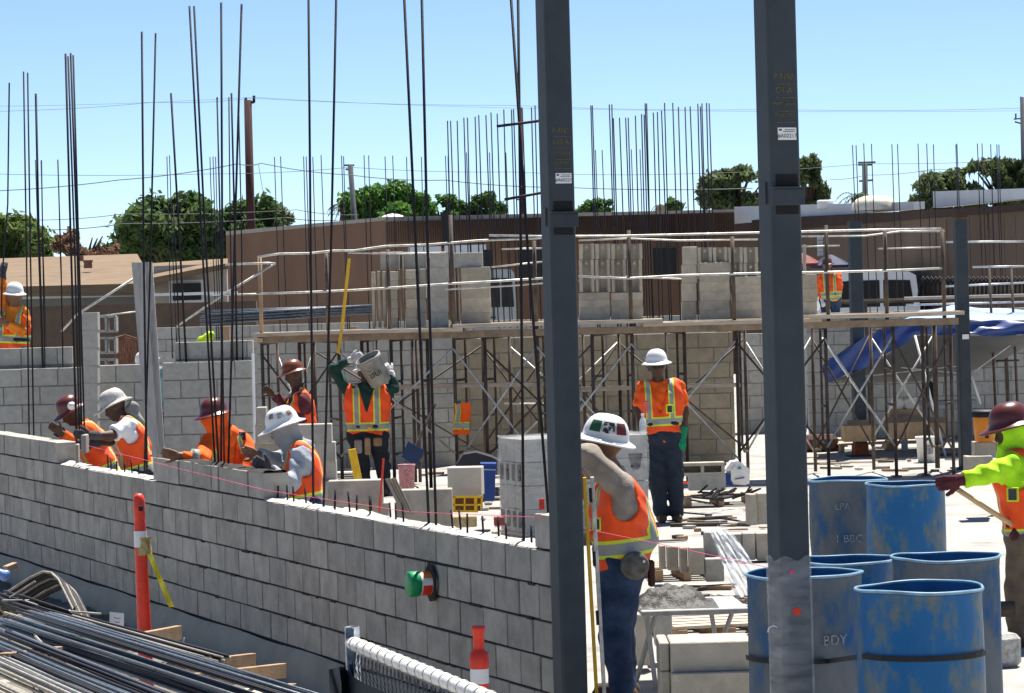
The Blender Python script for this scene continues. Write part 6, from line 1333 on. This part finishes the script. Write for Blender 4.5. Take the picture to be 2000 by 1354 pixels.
und = [(1625, 748, 44.4), (1680, 745, 44.8), (1740, 748, 45), (1800, 744, 45), (1880, 730, 45), (1940, 712, 45), (2040, 660, 45)]
def strip(La, Lb, wob=0.0, n=40, m=8): return MB().grid(lambda u, v: W(*lerp(La, u)) * (1 - v) + W(*lerp(Lb, u)) * v + np.array([0, wob * math.sin(23 * u + 7 * v), wob * .6 * math.sin(31 * u - 9 * v)]), n, m)
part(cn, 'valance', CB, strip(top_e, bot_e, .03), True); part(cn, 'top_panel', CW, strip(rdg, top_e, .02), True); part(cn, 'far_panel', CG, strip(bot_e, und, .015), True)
for (xa, ya, xb, yb, D, m_) in ((1787, 655, 1850, 905, 42.4, WHITE), (1605, 660, 1722, 830, 41.0, WHITE), (1898, 735, 1915, 790, 43, WHITE)): part(cn, 'leg', m_, MB().tube([W(xa, ya, D), W(xb, yb, D)], .017, 6), True)
for (xa, ya, xb, yb) in ((1625, 742, 1870, 715), (1640, 745, 1720, 690), (1760, 718, 1880, 730), (1900, 728, 2000, 655)): part(cn, 'truss_bar', GALV, MB().tube([W(xa, ya, 43.6), W(xb, yb, 43.6)], .010, 5))
# ---- parked cars
def car(label, x0, x1, ytop, ybot, D, col, group='parked cars behind the site'):
    a, b = W(x0, ytop, D), W(x1, ybot, D); Lc = b[0] - a[0]; c = np.array([(a[0] + b[0]) / 2, a[1], 0]); H = a[2]
    t = thing('parked_car', label, 'van', c, group); k_ = H / 1.42
    body = [(-.5, .26), (-.5, .72), (-.46, .9), (-.34, .96), (-.22, 1.34), (-.15, 1.42), (.40, 1.42), (.46, 1.37), (.49, .95), (.5, .6), (.5, .26)]
    m = mat('car_' + label[:10], col, .25, .03, 2, spec=.6)
    part(t, 'body', m, MB().prism([(x * Lc, z * k_) for (x, z) in body], c, (AX[0], ZD, AX[1]), 1.8))
    for pts in ([(-.32, .98), (-.215, 1.3), (-.08, 1.32), (-.08, .98)], [(-.05, .98), (-.05, 1.32), (.16, 1.32), (.16, .98)], [(.19, .98), (.19, 1.32), (.41, 1.31), (.44, .98)]): part(t, 'window', BLACK, MB().prism([(x * Lc, z * k_) for (x, z) in pts], c - AX[1] * .012, (AX[0], ZD, AX[1]), .02))
    for x in (-.31, .33): part(t, 'wheel', BLACK, MB().lathe([(0, -.02), (.33, -.02), (.37, .02), (.37, .2), (0, .2)], 20, c + AX[0] * x * Lc + ZD * .37, (AX[0], ZD, AX[1])), True)
    part(t, 'headlight', WHITE, MB().box(c + np.array([-.5 * Lc, .25, .8 * k_]), (.06, .3, .18), b=.02)); part(t, 'door_handle', BLACK, MB().box(c + np.array([.0, -.02, .86 * k_]), (.16, .03, .03)))
    return t
car('white parked van behind the scaffold right of the distant worker', 1560, 1800, 536, 600, 76, (.7, .72, .74)); car('grey parked van low behind the left block stack', 912, 1010, 528, 600, 78, (.3, .32, .33))
def umbrella(label, xa, ya, half, D, col):
    p_ = W(xa, ya, D); R_ = half / PXM(D); dz = 22 / PXM(D); t = thing('market_umbrella', label, 'umbrella', (p_[0], p_[1], 0))
    part(t, 'cover', mat('umbrella_' + label[:5], col, .7), MB().lathe([(0.0, p_[2]), (R_ * .5, p_[2] - dz * .45), (R_, p_[2] - dz), (R_ * .98, p_[2] - dz - .06)], 8, (p_[0], p_[1], 0))); part(t, 'pole', SCAF, MB().tube([(p_[0], p_[1], 0), p_], .03, 6))
umbrella('red umbrella top showing left of the distant worker', 1566, 493, 38, 74, (.16, .02, .02)); umbrella('dark blue umbrella top showing right of the distant worker', 1622, 496, 40, 74, (.012, .022, .07))
# ---- steel stores in the distance
ds = thing('rebar_bundle', 'long bundle of blue-grey bars lying on a rack left of the stacked blocks', 'rebar bundle', G(560, 780))
for k in range(16): part(ds, 'bar', REBAR_B, MB().tube([W(390 + 6 * (k % 5), 634 - 1.6 * k + random.uniform(-2, 2), 45 + .05 * (k % 4)), W(560, 622 - 1.3 * k, 45 + .05 * (k % 4)), W(726, 610 - .9 * k + random.uniform(-2, 2), 45.1)], .016, 5), True)
for x in (440, 690): part(ds, 'rack_post', WOODR, MB().box((W(x, 640, 45)[0], 45.1, W(x, 638, 45)[2] / 2), (.1, .3, W(x, 638, 45)[2])))
hp2 = thing('bent_bar_rack', 'dark hooped bars hanging in a row at far right behind the canopy', 'bent bars', G(1900, 780))
for k in range(26):
    x = 1796 + k * 8.2; part(hp2, 'hoop', REBAR, MB().tube([W(x - 3, 584, 47), W(x, 552, 47), W(x + 7, 541, 47), W(x + 14, 552, 47), W(x + 17, 586, 47)], .014, 5), True)
part(hp2, 'rack_beam', SCAF, MB().tube([W(1640, 590, 47), W(2010, 580, 47)], .04, 6)); part(hp2, 'rack_post', SCAF, MB().tube([W(1960, 582, 47), np.array([*W(1965, 582, 47)[:2], 0])], .03, 6)); part(hp2, 'rack_post', SCAF, MB().tube([W(1690, 588, 47), np.array([*W(1695, 588, 47)[:2], 0])], .03, 6))
cg = thing('rebar_cage', 'rusty bar cage behind the wall between pilaster and plank', 'rebar cage', G(250, 860))
RU = mat('rusty_bar', (.22, .09, .05), .8, .4, 20)
for k in range(10): part(cg, 'bar', RU, MB().tube([W(226 + k * 4.3, 668 + random.uniform(-3, 3), 39), W(227 + k * 4.3, 715, 39)], .011, 5))
for k in range(4): part(cg, 'hoop', RU, MB().tube([W(224, 660 + 5 * k, 39), W(245, 655 + 6 * k, 39.2), W(268, 662 + 4 * k, 39)], .011, 5))
lm = thing('lime_bag', 'lime yellow sack behind the stepped courses at left', 'sack', G(400, 860)); V_, F_ = sdf_mesh([(W(392, 672, 38), W(410, 656, 38), .05, .06), (W(384, 676, 38), W(392, 660, 38), .03, .03)], .014, fold=.006); mesh_np('cloth', V_, F_, cloth('lime_sack', (.5, .7, .03)), lm)

# ================================================================== STREET SIDE
# ---- delineator posts
def delineator(label, xt, yt, D, z0, s=1.0, tape=False, lean=0.0):
    tp_ = W(xt, yt, D); H = (tp_[2] - z0); c = np.array([tp_[0] + H * 0.0, tp_[1], z0]); t = thing('delineator_post', label, 'delineator', c, 'traffic delineator posts'); ax = (AX[0], AX[1], nrm(np.array([lean, 0, 1])))
    k = H / 1.14
    if tape: pr = [(.066 * s, 0), (.062 * s, .05), (.057 * s, .3), (.052 * s, .62), (.049 * s, .80), (.049 * s, .90), (.046 * s, .99), (.044 * s, 1.0), (.042 * s, 1.02), (.046 * s, 1.04), (.047 * s, 1.11), (.036 * s, 1.135), (.02 * s, 1.145), (0, 1.145)]
    else: pr = [(.060 * s, 0), (.058 * s, .05), (.052 * s, .3), (.047 * s, .62), (.045 * s, .90), (.050 * s, .92), (.052 * s, .96), (.048 * s, 1.0), (.031 * s, 1.01), (.029 * s, 1.03), (.029 * s, 1.10), (.036 * s, 1.12), (.037 * s, 1.14), (.030 * s, 1.145), (0, 1.14)]
    part(t, 'tube', RED, MB().lathe([(r, z * k) for (r, z) in pr], 28, c, ax), True)
    for (za, zb_) in (((.83, .91), (.66, .74)) if not tape else ((.865, .95),)):
        r0 = .0475 * s if not tape else .0495 * s; part(t, 'reflective_band', WHITE, MB().lathe([(r0 + .002, za * k), (r0 + .001, zb_ * k)], 28, c, ax), True)
    part(t, 'base', BLACK, MB().lathe([(0, 0), (.17, 0), (.17, .03), (.08, .06), (.06, .06)], 8, c), False)
    return t, c, k
dl, dc_, dk = delineator('orange-red delineator post at left with yellow tape tail, before the wall', 276, 966, 21.0, -0.42, 0.85, True, lean=-.012)
dl_w = W(279, 1068, 20.93); part(dl, 'tape_wrap', tri_mat('wrap_tan', [(.30, .12, .02), (.42, .34, .12), (.5, .45, .25)], [.35, .5, .65], 30), MB().lathe([(.052, -.06), (.048, -.01), (.043, .03), (.046, .06)], 18, dl_w + np.array([0, .07, 0]), defo=lambda r, z, a: r * (1 + .08 * math.sin(7 * a + z * 30))), True)
tt = MB()
def tape(u, v): x = 292 + 43 * v + (10 * (u - .5)); y = 1082 + 104 * v; return W(x, y, 20.9 + .02 * math.sin(14 * v + 3 * u))
tt.grid(tape, 2, 16); part(dl, 'tape_tail', mat('tape_yellow', (.75, .62, .03), .5), tt, True)
part(dl, 'top_slot', BLACK, MB().box(W(275, 993, 20.95), (.03, .01, .035), b=.004))
delineator('red delineator post with white bands in front of the wall beside the white rail', 934, 1224, 16.0, -0.45, 0.98)
# ---- fence
fn = thing('chain_link_fence', 'chain-link fence corner with white top rail and black screen at bottom', 'fence', (W(690, 1252, 12.7)[0], W(690, 1252, 12.7)[1], -.45))
f0, f1 = W(688, 1256, 12.7), W(960, 1366, 10.75); f1 = f1 + (f1 - f0) * .6; fd = nrm(f1 - f0); Lf = np.linalg.norm(f1 - f0)
part(fn, 'post', mat('post_galv', (.17, .19, .22), .5, .5, 18, metal=.2), MB().lathe([(.03, 0), (.03, 1.42), (.027, 1.42), (.026, 1.3)], 20, (f0[0], f0[1] + .02, -.45 - .0)), True)
part(fn, 'top_rail', tri_mat('rail_white', [(.5, .47, .42), (.66, .65, .62), (.74, .73, .70)], [.3, .45, .7], 25, .6, bump=.4), MB().tube([f0 - fd * .02, f1], .0265, 18), True)
sdn = nrm(np.cross(fd, ZD))
for k in range(int(Lf / .115)):
    q = f0 + fd * (.06 + .115 * k); P_ = [q + fd * .004 * math.sin(a) + sdn * .0285 * math.cos(a) + ZD * .0285 * math.sin(a) for a in np.linspace(0, 2 * math.pi, 13)]
    part(fn, 'wire_tie', GALV, MB().tube(P_, .0022, 5), True)
    part(fn, 'wire_tie_tail', mat('chain_wire', (.05, .05, .055), .5), MB().tube([q - ZD * .028 + sdn * -.012, q - ZD * .05 + fd * .01 - sdn * .01, q - ZD * .085 + fd * .022], .0022, 5), True)
cw = MB()
for k in range(int(Lf / .06)):
    for sg in (-1, 1):
        q = f0 + fd * (.03 + .06 * k) - ZD * .055; P_ = [q]
        for i in range(1, 9): P_.append(q + fd * sg * .03 * i - ZD * .042 * i + sdn * .006 * (1 if i % 2 else -1))
        cw.tube(P_, .0022, 4)
    q = f0 + fd * (.03 + .06 * k) - ZD * .055; cw.tube([q - fd * .008, q + ZD * .014, q + fd * .008 - ZD * .004], .003, 4)
o = part(fn, 'chain_link', mat('chain_wire', (.05, .05, .055), .5), cw); o['kind'] = 'stuff'
sc_m = mat('screen_fabric', (.010, .014, .024), .75, .3, 30)
part(fn, 'screen', sc_m, MB().grid(lambda u, v: f0 + fd * (Lf * u - .02) + sdn * (.03 + .015 * math.sin(19 * u)) - ZD * (.10 + .03 * math.sin(7 * u) + 1.0 * v), 40, 8), True)
part(fn, 'screen_flap', sc_m, MB().grid(lambda u, v: W(690 - 48 * u + 4 * v, 1296 + 12 * u + 90 * v, 12.62 + .1 * math.sin(5 * u + 2 * v)), 14, 10), True)
# ---- rebar bundles in the foreground
def bundle(label, xa, ya, Da, xb, yb, nb, wd, ht, m=REBAR_B, r=.0085, jit=.02, ends=.25, sag=0.0, ext=0.4, alt=None):
    a = W(xa, ya, Da); dr = W(xb, yb, 1.0) - CAM; b = CAM + dr * ((a[2] - .03 - CAM[2]) / dr[2]); e = nrm(b - a); b = b + e * ext; t = thing('rebar_bundle', label, 'rebar bundle', (a[0], a[1], -.4)); x_ = nrm(np.cross(e, ZD)); z_ = np.cross(x_, e)
    for k in range(nb):
        u, v = random.uniform(-.5, .5), random.uniform(-.5, .5); o_ = x_ * u * wd + z_ * v * ht * (1 - abs(u)); o2 = x_ * (u + random.uniform(-jit, jit) * 1.5) * wd + z_ * v * ht * (1 - abs(u)); s0 = random.uniform(-ends, ends)
        P_ = [a + o_ + e * s0] + [a * (1 - f) + b * f + o_ * (1 - f) + o2 * f + x_ * random.uniform(-jit, jit) * .3 - ZD * sag * math.sin(f * math.pi) for f in (.25, .5, .75)] + [b + o2]
        part(t, 'bar', REBAR if random.random() < .25 else m, MB().tube(P_, r * random.uniform(.9, 1.1), 6), True)
    return t, a, b, e
TB = mat('rebar_dusty', (.20, .175, .14), .7, .4, 25, col2=(.36, .33, .28))
bundle('blue-grey bundle of straight bars lying on top of the pile, front left', 45, 1212, 18.6, 560, 1378, 46, .36, .14)
bundle('dusty tan bundle of bars behind the blue-grey one', 70, 1196, 19.2, 400, 1290, 26, .30, .06, m=TB, ext=0.0)
bundle('dark bundle of bars at the bottom left corner', -40, 1245, 17.4, 330, 1400, 40, .42, .12, m=REBAR_B)
bundle('lowest dusty bundle of bars cut by the left edge', -60, 1290, 16.4, 180, 1400, 30, .45, .1, m=TB)
bh = thing('bent_bar_bundle', 'nested dark bars bent into a hoop at the left edge of the pile', 'bent bars', W(80, 1200, 19.9))
for k in range(11):
    o_ = np.array([.012 * k, .03 * (k % 3), -.011 * k]); P_ = [W(-60, 1190, 20.6), W(-10, 1172, 20.4), W(60, 1128, 20.2), W(84, 1117, 20.1), W(100, 1119, 20.0), W(114, 1132, 19.9), W(150, 1205, 19.6), W(165, 1240, 19.5)]
    part(bh, 'bar', TB if k % 4 == 0 else REBAR, MB().tube([p + o_ for p in P_], .0085, 6), True)
bundle('short tied bundle of bar ends under the hoop', 0, 1168, 19.9, 110, 1206, 24, .22, .1, m=REBAR, ext=0.0)
for k in range(22):
    a_ = W(random.uniform(-20, 150), random.uniform(1165, 1215), 19.6 + random.uniform(-.3, .3)); dv = np.array([random.uniform(-.2, .3), random.uniform(-.35, .1), random.uniform(-.1, .12)])
    tag(MB().tube([a_, a_ + dv], .007, 5).build('bar_offcut', REBAR if k % 2 else TB), 'short bar offcut in the tangle at the left of the pile', 'bar offcut', 'offcuts on the rebar pile')
for k in range(16):
    a_ = W(random.uniform(-20, 200), random.uniform(1222, 1290), 17.9); th_ = math.atan2(-.93, .36) + random.uniform(-.3, .3); L = random.uniform(.6, 1.6); b_ = a_ + np.array([math.cos(th_) * L, math.sin(th_) * L, random.uniform(-.12, .02)])
    tag(MB().tube([a_, (a_ + b_) / 2 + ZD * random.uniform(-.03, .04), b_], .008, 6).build('loose_bar', REBAR if k % 2 else TB), 'single loose bar lying askew across the front bundles', 'rebar', 'loose bars on the rebar pile')
def lumber(label, xa, ya, Da, xb, yb, Db, w=.09, h=.04, m=WOODR):
    a, b = W(xa, ya, Da), W(xb, yb, Db); e = nrm(b - a); x_ = nrm(np.cross(e, ZD)); z_ = np.cross(x_, e)
    return tag(MB().box((a + b) / 2, (np.linalg.norm(b - a), h, w), (e, x_, z_), b=.003).build('lumber_piece', m, org=(a + b) / 2), label, 'lumber')
lumber('brown timber crossing behind the left delineator post', 205, 1264, 18.0, 349, 1236, 19.4)
lumber('upper of two brown timbers poking out right of the rebar pile', 330, 1310, 17.0, 494, 1290, 18.4, .085, .04); lumber('lower of two brown timbers poking out right of the rebar pile', 370, 1332, 16.4, 553, 1310, 18.0, .085, .04)
lumber('short brown timber block on the left bundles', 6, 1290, 16.2, 112, 1276, 17.2, .075, .06); lumber('timber end at the bottom edge under the bundles', 180, 1354, 15.4, 246, 1342, 16.2, .07, .05); lumber('short timber scrap by the left edge above the hoop', 10, 1112, 20.4, 30, 1104, 20.5, .04, .04)
tag(MB().box(W(500, 1352, 17.4), (.28, .25, .02), axes_z(.5), b=.002).build('plywood_scrap', mat('ply_pale', (.5, .42, .28), .85)), 'pale plywood scrap right of the rebar bundles', 'plywood'); lumber('red-brown timber end at the bottom right of the pile', 535, 1352, 17.6, 572, 1345, 17.8, .06, .05)
pt = thing('paper_tag', 'white handwritten paper tag standing on the rebar pile', 'paper tag', W(228, 1228, 19.2)); part(pt, 'sheet', WHITE, MB().grid(lambda u, v: W(214 + 28 * u, 1195 + 36 * v + 3 * u * (1 - v), 19.2 + .012 * math.sin(3 * u)), 6, 4), True)
for (x0, y0, x1, y1) in ((222, 1206, 236, 1208), (224, 1214, 234, 1215), (226, 1222, 233, 1223)): part(pt, 'handwriting', mat('ink', (.05, .05, .12)), MB().tube([W(x0, y0, 19.18), W((x0 + x1) / 2, y0 + 2, 19.18), W(x1, y1, 19.18)], .0025, 4))
part(pt, 'stem', GALV, MB().tube([W(228, 1230, 19.2), W(230, 1262, 19.2)], .004, 4))
tag(MB().tube([W(325, 1240, 19.6), W(333, 1256, 19.6), W(348, 1268, 19.6)], .004, 4).build('wire_loop', GALV), 'curled wire below the brown timber', 'wire'); tag(MB().tube([W(352, 1279, 19.6), W(357, 1262, 19.6), W(360, 1246, 19.6)], .006, 5).build('wire_hook', GALV), 'upright bright wire hook right of the brown timber', 'wire')
bl = thing('blue_tape_roll', 'crumpled blue plastic on the pile at left edge', 'plastic', W(5, 1125, 20.3)); V_, F_ = sdf_mesh([(W(-10, 1112, 20.3), W(8, 1122, 20.3), .03, .04)], .01, fold=.01); mesh_np('sheet', V_, F_, mat('blue_plastic', (.12, .22, .5), .4), bl)
# the masons' block being set
gblock(146, 868, 153, 905, 26.4, 'narrow block edge standing in the gap at left of the wall', m=CMU_N, dep=.12); gblock(158, 850, 168, 886, 26.2, 'block held upright by the white-shirted mason', m=CMU, dep=.2)
DB_ = [mat('debris_%d' % i, c_, .9, .3) for i, c_ in enumerate(((.25, .17, .1), (.06, .055, .05), (.35, .33, .3), (.3, .22, .14), (.12, .1, .09)))]
SPOT = [((1300, 1500), (1010, 1060), 'right of the standing worker'), ((1590, 1860), (888, 922), 'under the right scaffold bays'), ((520, 880), (880, 935), 'under the left scaffold bays'), ((1290, 1470), (1150, 1235), 'around the mortar stand'), ((900, 1060), (930, 1000), 'beside the wrapped pallet')]
for (xs, ys, wh) in SPOT:
    for k in range(28):
        p_ = G(random.uniform(*xs), random.uniform(*ys)); L = random.uniform(.06, .5) if k % 3 else random.uniform(.05, .12)
        tag(MB().box(p_ + ZD * .018, (L, random.uniform(.03, .09), random.uniform(.012, .034)), axes_z(random.uniform(-.9, .9)), b=.003).build('wood_scrap', DB_[k % 5]), 'small scrap of wood or board littering the slab ' + wh, 'scrap', 'scraps ' + wh)
# strip bookkeeping properties
for ob in bpy.data.objects:
    for k_ in ('_loc', '_i'):
        if k_ in ob: del ob[k_]
